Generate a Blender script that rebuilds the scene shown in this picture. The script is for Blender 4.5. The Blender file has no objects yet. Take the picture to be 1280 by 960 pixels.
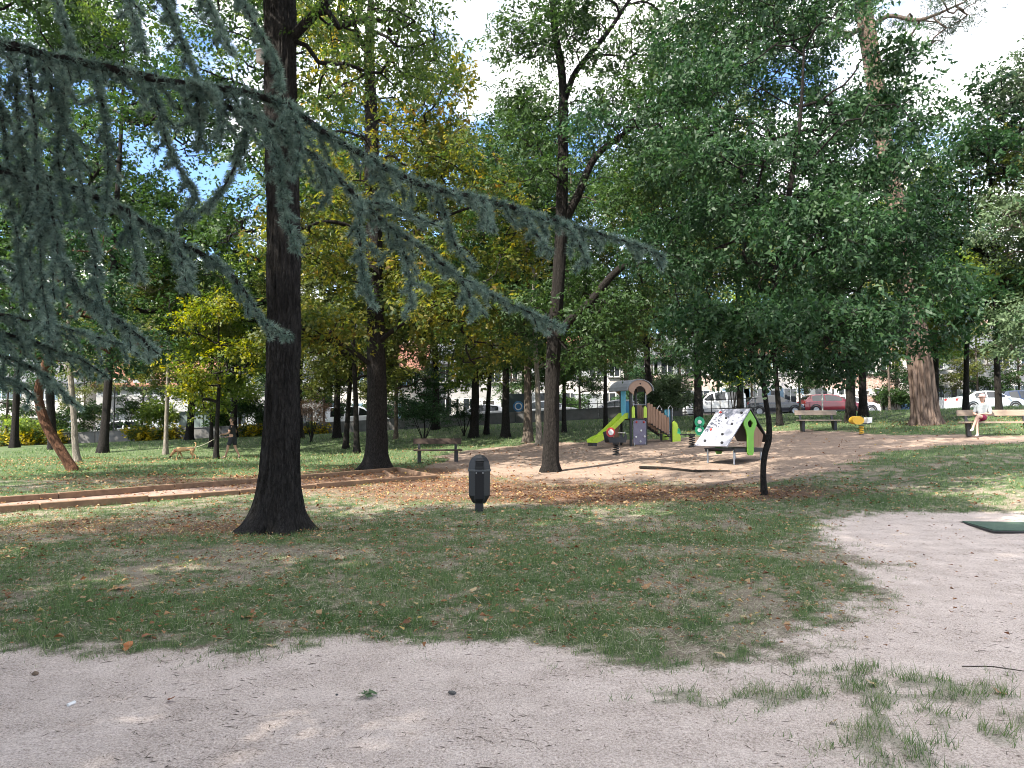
import bpy, bmesh, math, random
import numpy as np
from mathutils import Vector, Matrix, noise as mnoise

R = math.radians
SC = bpy.context.scene
COL = SC.collection

# ------------------------------------------------------------------ camera
F = 931.0                      # focal length in pixels of the 1280 wide photograph
YH = 530.0                     # horizon row
CAM = np.array([0.0, 0.0, 1.55])
PITCH = math.atan((YH - 480.0) / F)
cam_d = bpy.data.cameras.new('camera')
cam_d.sensor_width = 36.0
cam_d.lens = F / 1280.0 * 36.0
cam_d.clip_start = 0.05
cam_d.clip_end = 5000.0
cam = bpy.data.objects.new('camera', cam_d)
cam.location = CAM
cam.rotation_euler = (R(90) + PITCH, 0, 0)
COL.objects.link(cam)
SC.camera = cam

# ------------------------------------------------------------------ light
SUN_DIR = Vector((-0.64, -0.50, 0.86)).normalized()      # towards the sun
EXPOSURE = 3.0
SKY_STRENGTH = 0.07
SUN_STRENGTH = 2.0
sun_elev = math.asin(SUN_DIR.z)
sun_az = math.atan2(SUN_DIR.x, SUN_DIR.y)                # clockwise from +Y

world = bpy.data.worlds.new('World')
SC.world = world
world.use_nodes = True
nt = world.node_tree
nt.nodes.clear()
def N(tree, kind, **kw):
    n = tree.nodes.new(kind)
    for k, v in kw.items():
        setattr(n, k, v)
    return n
sky = N(nt, 'ShaderNodeTexSky')
sky.sky_type = 'NISHITA'
sky.sun_disc = False
sky.sun_elevation = sun_elev
sky.sun_rotation = sun_az
sky.air_density = 0.6
sky.dust_density = 0.2
sky.ozone_density = 4.0
tc = N(nt, 'ShaderNodeTexCoord')
sep = N(nt, 'ShaderNodeSeparateXYZ')
nt.links.new(tc.outputs['Generated'], sep.inputs[0])
zmax = N(nt, 'ShaderNodeMath', operation='MAXIMUM'); zmax.inputs[1].default_value = 0.0
nt.links.new(sep.outputs['Z'], zmax.inputs[0])
zadd = N(nt, 'ShaderNodeMath', operation='ADD'); zadd.inputs[1].default_value = 0.18
nt.links.new(zmax.outputs[0], zadd.inputs[0])
dx = N(nt, 'ShaderNodeMath', operation='DIVIDE'); dy = N(nt, 'ShaderNodeMath', operation='DIVIDE')
nt.links.new(sep.outputs['X'], dx.inputs[0]); nt.links.new(zadd.outputs[0], dx.inputs[1])
nt.links.new(sep.outputs['Y'], dy.inputs[0]); nt.links.new(zadd.outputs[0], dy.inputs[1])
comb = N(nt, 'ShaderNodeCombineXYZ')
nt.links.new(dx.outputs[0], comb.inputs[0]); nt.links.new(dy.outputs[0], comb.inputs[1])
comb.inputs[2].default_value = 3.1
cn = N(nt, 'ShaderNodeTexNoise'); cn.inputs['Scale'].default_value = 1.15
cn.inputs['Detail'].default_value = 7.0; cn.inputs['Roughness'].default_value = 0.58
nt.links.new(comb.outputs[0], cn.inputs['Vector'])
cr = N(nt, 'ShaderNodeValToRGB')
cr.color_ramp.elements[0].position = 0.455; cr.color_ramp.elements[0].color = (0, 0, 0, 1)
cr.color_ramp.elements[1].position = 0.565; cr.color_ramp.elements[1].color = (1, 1, 1, 1)
nt.links.new(cn.outputs['Fac'], cr.inputs[0])
cmix = N(nt, 'ShaderNodeMix', data_type='RGBA')
cmix.inputs[7].default_value = (6.6, 6.5, 6.4, 1)
nt.links.new(cr.outputs[0], cmix.inputs[0])
nt.links.new(sky.outputs[0], cmix.inputs[6])
bg = N(nt, 'ShaderNodeBackground'); bg.inputs['Strength'].default_value = SKY_STRENGTH
nt.links.new(cmix.outputs[2], bg.inputs['Color'])
wo = N(nt, 'ShaderNodeOutputWorld'); nt.links.new(bg.outputs[0], wo.inputs['Surface'])

sl = bpy.data.lights.new('sun', 'SUN')
sl.energy = SUN_STRENGTH
sl.angle = R(0.53)
sl.color = (1.0, 0.93, 0.82)
so = bpy.data.objects.new('sun', sl)
so.rotation_euler = SUN_DIR.to_track_quat('Z', 'Y').to_euler()
so.location = (-20, -6, 40)
COL.objects.link(so)

vs = SC.view_settings
vs.view_transform = 'Standard'; vs.look = 'None'; vs.exposure = EXPOSURE; vs.gamma = 1.0
vs.use_curve_mapping = False
cy = SC.cycles
cy.max_bounces = 6; cy.diffuse_bounces = 3; cy.glossy_bounces = 2; cy.transmission_bounces = 4
cy.transparent_max_bounces = 6; cy.caustics_reflective = False; cy.caustics_refractive = False
cy.sample_clamp_indirect = 6.0
cy.pixel_filter_type = 'BLACKMAN_HARRIS'; cy.filter_width = 1.0
cy.use_denoising = True
try:
    cy.denoiser = 'OPENIMAGEDENOISE'
    cy.denoising_input_passes = 'RGB_ALBEDO_NORMAL'
except Exception:
    pass

# ------------------------------------------------------------------ numeric helpers
_tab = np.random.default_rng(7).random((256, 256))
def vnoise(x, y, s=0):
    x = np.asarray(x, float) + s * 17.31; y = np.asarray(y, float) + s * 5.77
    xi = np.floor(x).astype(int); yi = np.floor(y).astype(int)
    fx = x - xi; fy = y - yi
    fx = fx * fx * (3 - 2 * fx); fy = fy * fy * (3 - 2 * fy)
    a = _tab[xi & 255, yi & 255]; b = _tab[(xi + 1) & 255, yi & 255]
    c = _tab[xi & 255, (yi + 1) & 255]; d = _tab[(xi + 1) & 255, (yi + 1) & 255]
    return (a * (1 - fx) + b * fx) * (1 - fy) + (c * (1 - fx) + d * fx) * fy
def fbm(x, y, s=0, o=4):
    v = 0; a = 0.5; t = 0
    for i in range(o):
        v = v + a * vnoise(x * 2 ** i, y * 2 ** i, s + i); t += a; a *= 0.5
    return v / t
def sstep(a, b, x):
    t = np.clip((np.asarray(x, float) - a) / (b - a), 0, 1)
    return t * t * (3 - 2 * t)

# terrain: level near the camera and on the left, rising to the right and to the street behind
RX = np.array([-400, -60, -40, -31, -11, 0, 8, 23, 29, 60, 400.0])
RZ = np.array([-0.4, -0.3, 0.0, 0.2, 1.0, 1.6, 2.0, 2.3, 2.35, 2.8, 3.0])
def G(x, y):
    x = np.asarray(x, float); y = np.asarray(y, float)
    a = 0.061 * np.clip(x, -60, 40) + 0.051 * np.minimum(y, 40) - 1.08
    k = 0.13
    park = k * np.logaddexp(0, a / k)
    st = np.interp(x, RX, RZ)
    w = sstep(34, 47, y)
    z = park * (1 - w) + st * w
    rel = (fbm(x * 0.35, y * 0.35, 3) - 0.5) * 0.10 * sstep(8, 14, y) * (1 - w)
    return z + rel
def g(x, y):
    return float(G(x, y))
def ray(px, py):
    u = (px - 640.0) / F; v = (480.0 - py) / F
    c, s = math.cos(PITCH), math.sin(PITCH)
    return np.array([u, c - s * v, s + c * v])
def P(px, py, d):
    r = ray(px, py)
    return CAM + r * (d / r[1])
def at(px, py, dmax=80.0):
    r = ray(px, py); r = r / r[1]
    t = np.arange(1.5, dmax, 0.05)
    pts = CAM[None] + t[:, None] * r[None]
    under = pts[:, 2] <= G(pts[:, 0], pts[:, 1])
    i = int(np.argmax(under)) if under.any() else len(t) - 1
    p = pts[i].copy(); p[2] = g(p[0], p[1])
    return p
def on(px, d):
    x = (px - 640.0) / F * d
    return np.array([x, d, g(x, d)])

# ------------------------------------------------------------------ scene helpers
def mesh_np(name, v, f, smooth=False):
    v = np.ascontiguousarray(v, dtype=np.float32).reshape(-1, 3)
    f = np.ascontiguousarray(f, dtype=np.int32)
    k = f.shape[1]
    m = bpy.data.meshes.new(name)
    m.vertices.add(len(v)); m.vertices.foreach_set('co', v.ravel())
    m.loops.add(f.size); m.loops.foreach_set('vertex_index', f.ravel())
    m.polygons.add(len(f))
    m.polygons.foreach_set('loop_start', np.arange(0, f.size, k, dtype=np.int32))
    if smooth:
        m.polygons.foreach_set('use_smooth', np.ones(len(f), dtype=bool))
    m.update(calc_edges=True)
    return m
def link(name, data, parent=None, mat=None, loc=None, rot=None, scale=None, kind=None):
    o = bpy.data.objects.new(name, data)
    COL.objects.link(o)
    if parent is not None: o.parent = parent
    if loc is not None: o.location = [float(c) for c in loc]
    if rot is not None: o.rotation_euler = rot
    if scale is not None: o.scale = scale if hasattr(scale, '__len__') else (scale,) * 3
    if mat is not None and data is not None and len(data.materials) == 0: data.materials.append(mat)
    if kind: o['kind'] = kind
    return o
def tag(o, label=None, cat=None, group=None, kind=None):
    if label: o['label'] = label
    if cat: o['category'] = cat
    if group: o['group'] = group
    if kind: o['kind'] = kind
    return o
def thing(name, label, cat, loc=(0, 0, 0), rz=0.0, group=None, scale=None):
    return tag(link(name, None, loc=loc, rot=(0, 0, rz), scale=scale), label, cat, group)
def copy_tree(o, parent=None):
    c = o.copy(); COL.objects.link(c); c.parent = parent
    for ch in list(o.children): copy_tree(ch, c)
    return c

class MB:
    """collects boxes, bars, tubes, prisms into one mesh"""
    def __init__(s): s.v = []; s.f = []
    def add(s, v, f):
        n = len(s.v); s.v += [tuple(float(c) for c in p) for p in v]
        s.f += [tuple(i + n for i in q) for q in f]; return s
    def box(s, c, size, rot=None):
        hx, hy, hz = size[0] / 2, size[1] / 2, size[2] / 2
        b = min(hx, hy, hz) * 0.25; b = min(b, 0.012)
        v = []
        for sx in (-1, 1):
            for sy in (-1, 1):
                for sz in (-1, 1):
                    for k in range(3):
                        q = [sx * hx, sy * hy, sz * hz]
                        for j in range(3):
                            if j != k: q[j] -= (sx, sy, sz)[j] * b
                        v.append(q)
        def idx(sx, sy, sz, k): return ((((sx + 1) // 2) * 2 + (sy + 1) // 2) * 2 + (sz + 1) // 2) * 3 + k
        f = []
        for k in range(3):
            a, b2 = [j for j in range(3) if j != k]
            for sg in (-1, 1):
                q = []
                for (p, r) in ((-1, -1), (1, -1), (1, 1), (-1, 1)):
                    t = [0, 0, 0]; t[k] = sg; t[a] = p; t[b2] = r
                    q.append(idx(t[0], t[1], t[2], k))
                f.append(q)
        for k in range(3):          # edges
            a, b2 = [j for j in range(3) if j != k]
            for p in (-1, 1):
                for r in (-1, 1):
                    t = [0, 0, 0]; t[a] = p; t[b2] = r
                    lo = t[:]; lo[k] = -1; hi = t[:]; hi[k] = 1
                    f.append([idx(*lo, a), idx(*hi, a), idx(*hi, b2), idx(*lo, b2)])
        for sx in (-1, 1):
            for sy in (-1, 1):
                for sz in (-1, 1): f.append([idx(sx, sy, sz, j) for j in range(3)])
        M = rot if rot is not None else Matrix.Identity(3)
        v = [M @ Vector(q) + Vector(c) for q in v]
        return s.add(v, f)
    def bar(s, p, q, w, h=None, up=(0, 0, 1)):
        p = Vector(p); q = Vector(q); d = q - p; L = d.length; d.normalize()
        u = Vector(up); sd = d.cross(u)
        if sd.length < 1e-4: sd = d.cross(Vector((0, 1, 0)))
        sd.normalize(); u = sd.cross(d)
        M = Matrix((d, sd, u)).transposed()
        return s.box((p + q) / 2, (L, w, h or w), M)
    def tube(s, pts, rad, n=8, cap=True):
        pts = [Vector(p) for p in pts]
        if not hasattr(rad, '__len__'): rad = [rad] * len(pts)
        v = []; f = []
        ref = None
        for i, p in enumerate(pts):
            d = (pts[min(i + 1, len(pts) - 1)] - pts[max(i - 1, 0)]).normalized()
            if ref is None:
                ref = d.cross(Vector((0, 0, 1)))
                if ref.length < 1e-3: ref = d.cross(Vector((0, 1, 0)))
            ref = (ref - d * ref.dot(d)).normalized()
            b = d.cross(ref)
            for j in range(n):
                a = 2 * math.pi * j / n
                v.append(p + (ref * math.cos(a) + b * math.sin(a)) * rad[i])
        for i in range(len(pts) - 1):
            for j in range(n):
                f.append((i * n + j, i * n + (j + 1) % n, (i + 1) * n + (j + 1) % n, (i + 1) * n + j))
        if cap:
            f.append(tuple(range(n - 1, -1, -1))); f.append(tuple(range((len(pts) - 1) * n, len(pts) * n)))
        return s.add(v, f)
    def lathe(s, prof, n=20, c=(0, 0, 0), axis='z'):
        v = []; f = []
        for (r, z) in prof:
            for j in range(n):
                a = 2 * math.pi * j / n
                q = (r * math.cos(a), r * math.sin(a), z)
                if axis == 'y': q = (q[0], z, q[1])
                if axis == 'x': q = (z, q[0], q[1])
                v.append((q[0] + c[0], q[1] + c[1], q[2] + c[2]))
        m = len(prof)
        for i in range(m - 1):
            for j in range(n):
                f.append((i * n + j, i * n + (j + 1) % n, (i + 1) * n + (j + 1) % n, (i + 1) * n + j))
        f.append(tuple(range(n - 1, -1, -1))); f.append(tuple(range((m - 1) * n, m * n)))
        return s.add(v, f)
    def prism(s, poly, y0, y1):
        """poly in (x,z), extruded from y0 to y1"""
        n = len(poly)
        v = [(x, y0, z) for x, z in poly] + [(x, y1, z) for x, z in poly]
        f = [tuple(range(n)), tuple(range(2 * n - 1, n - 1, -1))]
        for i in range(n): f.append((i, i + n, (i + 1) % n + n, (i + 1) % n))
        return s.add(v, f)
    def strip(s, pts, r0=None):
        return s
    def mesh(s, name, smooth=False):
        m = bpy.data.meshes.new(name)
        m.from_pydata(s.v, [], s.f)
        bm = bmesh.new(); bm.from_mesh(m); bmesh.ops.recalc_face_normals(bm, faces=bm.faces)
        if smooth:
            for fc in bm.faces: fc.smooth = True
            for e in bm.edges:
                if len(e.link_faces) == 2 and e.calc_face_angle(0) > R(38): e.smooth = False
        bm.to_mesh(m); bm.free()
        return m
    def build(s, name, mat, parent=None, loc=None, rot=None, smooth=False, kind=None):
        return link(name, s.mesh(name, smooth), parent, mat, loc, rot, kind=kind)

# ------------------------------------------------------------------ materials
def new_mat(name):
    m = bpy.data.materials.new(name); m.use_nodes = True
    t = m.node_tree; t.nodes.clear()
    out = N(t, 'ShaderNodeOutputMaterial'); b = N(t, 'ShaderNodeBsdfPrincipled')
    t.links.new(b.outputs[0], out.inputs['Surface'])
    return m, t, b, out
def ramp(t, cols):
    r = N(t, 'ShaderNodeValToRGB')
    e = r.color_ramp.elements
    while len(e) < len(cols): e.new(0.5)
    for i, (p, c) in enumerate(cols):
        e[i].position = p; e[i].color = (c[0], c[1], c[2], 1)
    return r
def mat(name, c1, c2=None, scale=6.0, rough=0.6, bump=0.0, bscale=None, metal=0.0, stretch=(1, 1, 1), spec=0.4, lo=0.3, hi=0.7, coat=0.0):
    m, t, b, out = new_mat(name)
    c2 = c2 or tuple(c * 0.75 for c in c1)
    tcn = N(t, 'ShaderNodeTexCoord'); mp = N(t, 'ShaderNodeMapping'); mp.inputs['Scale'].default_value = stretch
    t.links.new(tcn.outputs['Object'], mp.inputs[0])
    nz = N(t, 'ShaderNodeTexNoise'); nz.inputs['Scale'].default_value = scale; nz.inputs['Detail'].default_value = 6; nz.inputs['Roughness'].default_value = 0.62
    t.links.new(mp.outputs[0], nz.inputs['Vector'])
    rp = ramp(t, [(lo, c1), (hi, c2)]); t.links.new(nz.outputs['Fac'], rp.inputs[0])
    t.links.new(rp.outputs[0], b.inputs['Base Color'])
    b.inputs['Roughness'].default_value = rough; b.inputs['Metallic'].default_value = metal
    b.inputs['Specular IOR Level'].default_value = spec
    b.inputs['Coat Weight'].default_value = coat
    if bump > 0:
        n2 = N(t, 'ShaderNodeTexNoise'); n2.inputs['Scale'].default_value = bscale or scale * 3; n2.inputs['Detail'].default_value = 5
        t.links.new(mp.outputs[0], n2.inputs['Vector'])
        bp = N(t, 'ShaderNodeBump'); bp.inputs['Strength'].default_value = bump; bp.inputs['Distance'].default_value = 0.02
        t.links.new(n2.outputs['Fac'], bp.inputs['Height']); t.links.new(bp.outputs[0], b.inputs['Normal'])
    return m
def leaf_mat(name, cols, trans=0.4, rough=0.5, clump=0.35, cscale=0.6, spec=0.3):
    """cols: ramp over a per-leaf random value shifted by clump noise"""
    m, t, b, out = new_mat(name)
    at_ = N(t, 'ShaderNodeAttribute'); at_.attribute_name = 'var'
    tcn = N(t, 'ShaderNodeTexCoord')
    nz = N(t, 'ShaderNodeTexNoise'); nz.inputs['Scale'].default_value = cscale; nz.inputs['Detail'].default_value = 3
    t.links.new(tcn.outputs['Object'], nz.inputs['Vector'])
    mm = N(t, 'ShaderNodeMath', operation='MULTIPLY_ADD'); mm.inputs[1].default_value = 2.2 * clump; mm.inputs[2].default_value = -1.1 * clump
    t.links.new(nz.outputs['Fac'], mm.inputs[0])
    ad = N(t, 'ShaderNodeMath', operation='ADD'); t.links.new(mm.outputs[0], ad.inputs[0]); t.links.new(at_.outputs['Fac'], ad.inputs[1])
    rp = ramp(t, cols); t.links.new(ad.outputs[0], rp.inputs[0])
    t.links.new(rp.outputs[0], b.inputs['Base Color'])
    b.inputs['Roughness'].default_value = rough; b.inputs['Specular IOR Level'].default_value = spec
    tr = N(t, 'ShaderNodeBsdfTranslucent')
    hs = N(t, 'ShaderNodeHueSaturation'); hs.inputs['Saturation'].default_value = 1.15; hs.inputs['Value'].default_value = 1.7
    hs.inputs['Hue'].default_value = 0.485
    t.links.new(rp.outputs[0], hs.inputs['Color']); t.links.new(hs.outputs[0], tr.inputs['Color'])
    mx = N(t, 'ShaderNodeMixShader'); mx.inputs[0].default_value = trans
    t.links.new(b.outputs[0], mx.inputs[1]); t.links.new(tr.outputs[0], mx.inputs[2])
    t.links.new(mx.outputs[0], out.inputs['Surface'])
    return m
def bark_mat(name, c1, c2, scale=5.0, stretch=(1, 1, 0.22), bump=0.9):
    m, t, b, out = new_mat(name)
    tcn = N(t, 'ShaderNodeTexCoord'); mp = N(t, 'ShaderNodeMapping'); mp.inputs['Scale'].default_value = stretch
    t.links.new(tcn.outputs['Object'], mp.inputs[0])
    nz = N(t, 'ShaderNodeTexNoise'); nz.inputs['Scale'].default_value = scale * 3; nz.inputs['Detail'].default_value = 8; nz.inputs['Roughness'].default_value = 0.7
    t.links.new(mp.outputs[0], nz.inputs['Vector'])
    vo = N(t, 'ShaderNodeTexVoronoi'); vo.feature = 'DISTANCE_TO_EDGE'; vo.inputs['Scale'].default_value = scale * 2.4
    wv = N(t, 'ShaderNodeVectorMath', operation='ADD'); ws = N(t, 'ShaderNodeVectorMath', operation='SCALE'); ws.inputs['Scale'].default_value = 0.12
    t.links.new(nz.outputs['Color'], ws.inputs[0]); t.links.new(mp.outputs[0], wv.inputs[0]); t.links.new(ws.outputs[0], wv.inputs[1])
    t.links.new(wv.outputs[0], vo.inputs['Vector'])
    ml = N(t, 'ShaderNodeMath', operation='MULTIPLY_ADD'); ml.inputs[1].default_value = 1.6; t.links.new(vo.outputs['Distance'], ml.inputs[0]); t.links.new(nz.outputs['Fac'], ml.inputs[2])
    rp = ramp(t, [(0.35, c1), (0.62, tuple((a + c) / 2 for a, c in zip(c1, c2))), (0.95, c2)]); t.links.new(ml.outputs[0], rp.inputs[0])
    t.links.new(rp.outputs[0], b.inputs['Base Color']); b.inputs['Roughness'].default_value = 0.9; b.inputs['Specular IOR Level'].default_value = 0.15
    bp = N(t, 'ShaderNodeBump'); bp.inputs['Strength'].default_value = bump; bp.inputs['Distance'].default_value = 0.025
    t.links.new(ml.outputs[0], bp.inputs['Height']); t.links.new(bp.outputs[0], b.inputs['Normal'])
    return m
# ------------------------------------------------------------------ ground zones (world polygons)
def wpoly(pix): return np.array([at(px, py)[:2] for px, py in pix])
def inside(poly, x, y):
    """signed distance (positive inside) of points to polygon"""
    x = np.asarray(x, float); y = np.asarray(y, float)
    ins = np.zeros(x.shape, bool); d2 = np.full(x.shape, 1e9)
    n = len(poly)
    for i in range(n):
        ax, ay = poly[i]; bx, by = poly[(i + 1) % n]
        c = ((ay > y) != (by > y)) & (x < (bx - ax) * (y - ay) / (by - ay + 1e-12) + ax)
        ins ^= c
        ex, ey = bx - ax, by - ay
        t = np.clip(((x - ax) * ex + (y - ay) * ey) / (ex * ex + ey * ey + 1e-12), 0, 1)
        d2 = np.minimum(d2, (x - ax - t * ex) ** 2 + (y - ay - t * ey) ** 2)
    return np.where(ins, 1, -1) * np.sqrt(d2)

DIRT_EDGE = [(-900, 760), (-200, 790), (0, 800), (150, 818), (300, 816), (450, 800), (560, 804), (700, 800), (800, 822), (930, 826),
             (1000, 790), (1105, 752), (1085, 705), (1022, 668), (1035, 646), (1100, 640), (1280, 642), (1700, 646)]
_de = wpoly(DIRT_EDGE)
DIRT = np.vstack([_de, [[60, _de[-1][1]], [60, -60], [-60, -60], [-60, _de[0][1]]]])
SAND = wpoly([(545, 572), (610, 562), (660, 553), (720, 553), (850, 547), (930, 541), (1010, 538), (1090, 544), (1200, 545), (1330, 545), (1500, 548),
              (1500, 553), (1280, 553), (1170, 560), (1100, 569), (1040, 590), (990, 602), (930, 606), (850, 604), (760, 605), (690, 602), (600, 596), (540, 592)])
COURT = np.array([[-9.6, 13.0], [-2.25, 21.3], [-3.6, 24.9], [-10.9, 15.2]])
def zones(x, y):
    w = (fbm(x * 1.3, y * 1.3, 11) - 0.5) * 1.0 + (fbm(x * 6, y * 6, 12) - 0.5) * 0.9
    dirt = sstep(-0.50, 0.50, inside(DIRT, x, y) + w * 0.75 + (fbm(x * 16, y * 16, 13) - .5) * .5)
    ws = (fbm(x * 0.5, y * 0.5, 21) - 0.5) * 2.4 + (fbm(x * 2.5, y * 2.5, 22) - 0.5) * 0.9
    sand = sstep(-0.7, 0.7, inside(SAND, x, y) + ws)
    court = sstep(-0.1, 0.1, inside(COURT, x, y))
    return dirt, sand, court
def patch(cx, cy, rx, ry, x, y): return np.exp(-(((x - cx) / rx) ** 2 + ((y - cy) / ry) ** 2))
_p1 = at(880, 875); _p2 = at(1180, 880); _p3 = at(770, 870); _p4 = at(1230, 950); _p5 = at(1110, 850)
_b1 = at(860, 690); _b2 = at(600, 610); _b3 = at(470, 645); _b4 = at(340, 690); _b5 = at(850, 620); _b6 = at(60, 660); _b7 = at(240, 600); _b8 = at(1040, 700)
_t2 = at(470, 590)
def grassiness(x, y):
    dirt, sand, court = zones(x, y)
    n1 = fbm(x * 0.8, y * 0.8, 31); n2 = fbm(x * 5.5, y * 5.5, 32)
    lawn = np.clip(0.42 + 1.3 * (n1 - 0.45) + 1.5 * (n2 - 0.5) + 1.6 * (fbm(x * 17, y * 17, 33) - .5), 0, 1)
    lawn = lawn * (1 - 0.75 * patch(_b1[0], _b1[1], 1.1, 0.5, x, y)) * (1 - 0.8 * patch(_b4[0], _b4[1], 1.6, 0.7, x, y)) * (1 - 0.8 * patch(_b8[0], _b8[1], 0.7, 0.7, x, y))
    lit = litter(x, y)
    lawn = lawn * (1 - 0.85 * lit)
    far = sstep(18, 26, y)
    lawn = lawn * (1 - far) + far * np.clip(0.25 + 1.6 * fbm(x * 0.35, y * 0.35, 35), 0, 1) * (1 - 0.7 * lit)
    ga = lawn * (1 - dirt) * (1 - sand) * (1 - court)
    tf = patch(_p1[0], _p1[1], 0.42, 0.10, x, y) + patch(_p3[0], _p3[1], 0.1, 0.06, x, y) * 0.8 + patch(_p2[0], _p2[1], 0.85, 0.40, x, y) + 0.8 * patch(_p4[0], _p4[1], 0.6, 0.4, x, y) + 0.6 * patch(_p5[0], _p5[1], 0.35, 0.2, x, y)
    tf = np.clip(tf * 1.8, 0, 1) * sstep(0.45, 0.60, 0.5 * fbm(x * 4.5, y * 4.5, 41) + 0.5 * fbm(x * 15, y * 15, 42)) * 0.9
    return np.clip(ga + tf * dirt, 0, 1)
def litter(x, y):
    l = patch(_b2[0], _b2[1], 5.0, 3.6, x, y) + patch(_b5[0], _b5[1], 4.0, 1.6, x, y) + 0.75 * patch(_b6[0], _b6[1], 5.0, 1.6, x, y) + 0.9 * patch(_t2[0], _t2[1], 3.0, 2.2, x, y) + 0.7 * patch(_b7[0], _b7[1], 6.0, 3.0, x, y)
    l = l + 0.35 * sstep(24, 30, y) * sstep(0.5, 0.65, fbm(x * 0.25, y * 0.25, 51))
    return np.clip(l * (0.55 + 0.9 * (fbm(x * 0.9, y * 0.9, 52) - 0.35)), 0, 1)

# one continuous terrain sheet, its faces shared out between path, play ground and lawn
def axis(segs):
    out = [segs[0][0]]
    for a, b, st in segs:
        n = max(1, int(round((b - a) / st)))
        out += list(np.linspace(a, b, n + 1)[1:])
    return np.array(out)
xs = axis([(-600, -120, 60), (-120, -40, 5), (-40, -14, 0.6), (-14, -6, 0.2), (-6, 8, 0.075), (8, 16, 0.16), (16, 40, 0.6), (40, 120, 5), (120, 600, 60)])
ys = axis([(-120, -20, 12), (-20, 2, 1.4), (2, 4, 0.2), (4, 11, 0.06), (11, 18, 0.12), (18, 36, 0.3), (36, 47.0, 0.8)])
GX, GY = np.meshgrid(xs, ys)
GZ = G(GX, GY)
dirt_, sand_, court_ = zones(GX, GY)
gr_ = grassiness(GX, GY); li_ = litter(GX, GY)
# small relief: tufts stand proud, dirt is scuffed
near_ = sstep(60, 20, np.hypot(GX, GY))
GZ = GZ + near_ * ((fbm(GX * 2.1, GY * 2.1, 61) - 0.5) * 0.030 + (fbm(GX * 8, GY * 8, 62) - 0.5) * 0.012 + 0.018 * gr_)
nx, ny = len(xs), len(ys)
idx = np.arange(nx * ny).reshape(ny, nx)
quads = np.stack([idx[:-1, :-1], idx[:-1, 1:], idx[1:, 1:], idx[1:, :-1]], -1).reshape(-1, 4)
V = np.stack([GX, GY, GZ], -1).reshape(-1, 3)
def qmean(a): return a.ravel()[quads].mean(1)
kind_face = np.zeros(len(quads), int)
kind_face[qmean(sand_) > 0.5] = 2
kind_face[qmean(court_) > 0.5] = 3
kind_face[qmean(dirt_) > 0.5] = 1

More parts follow.
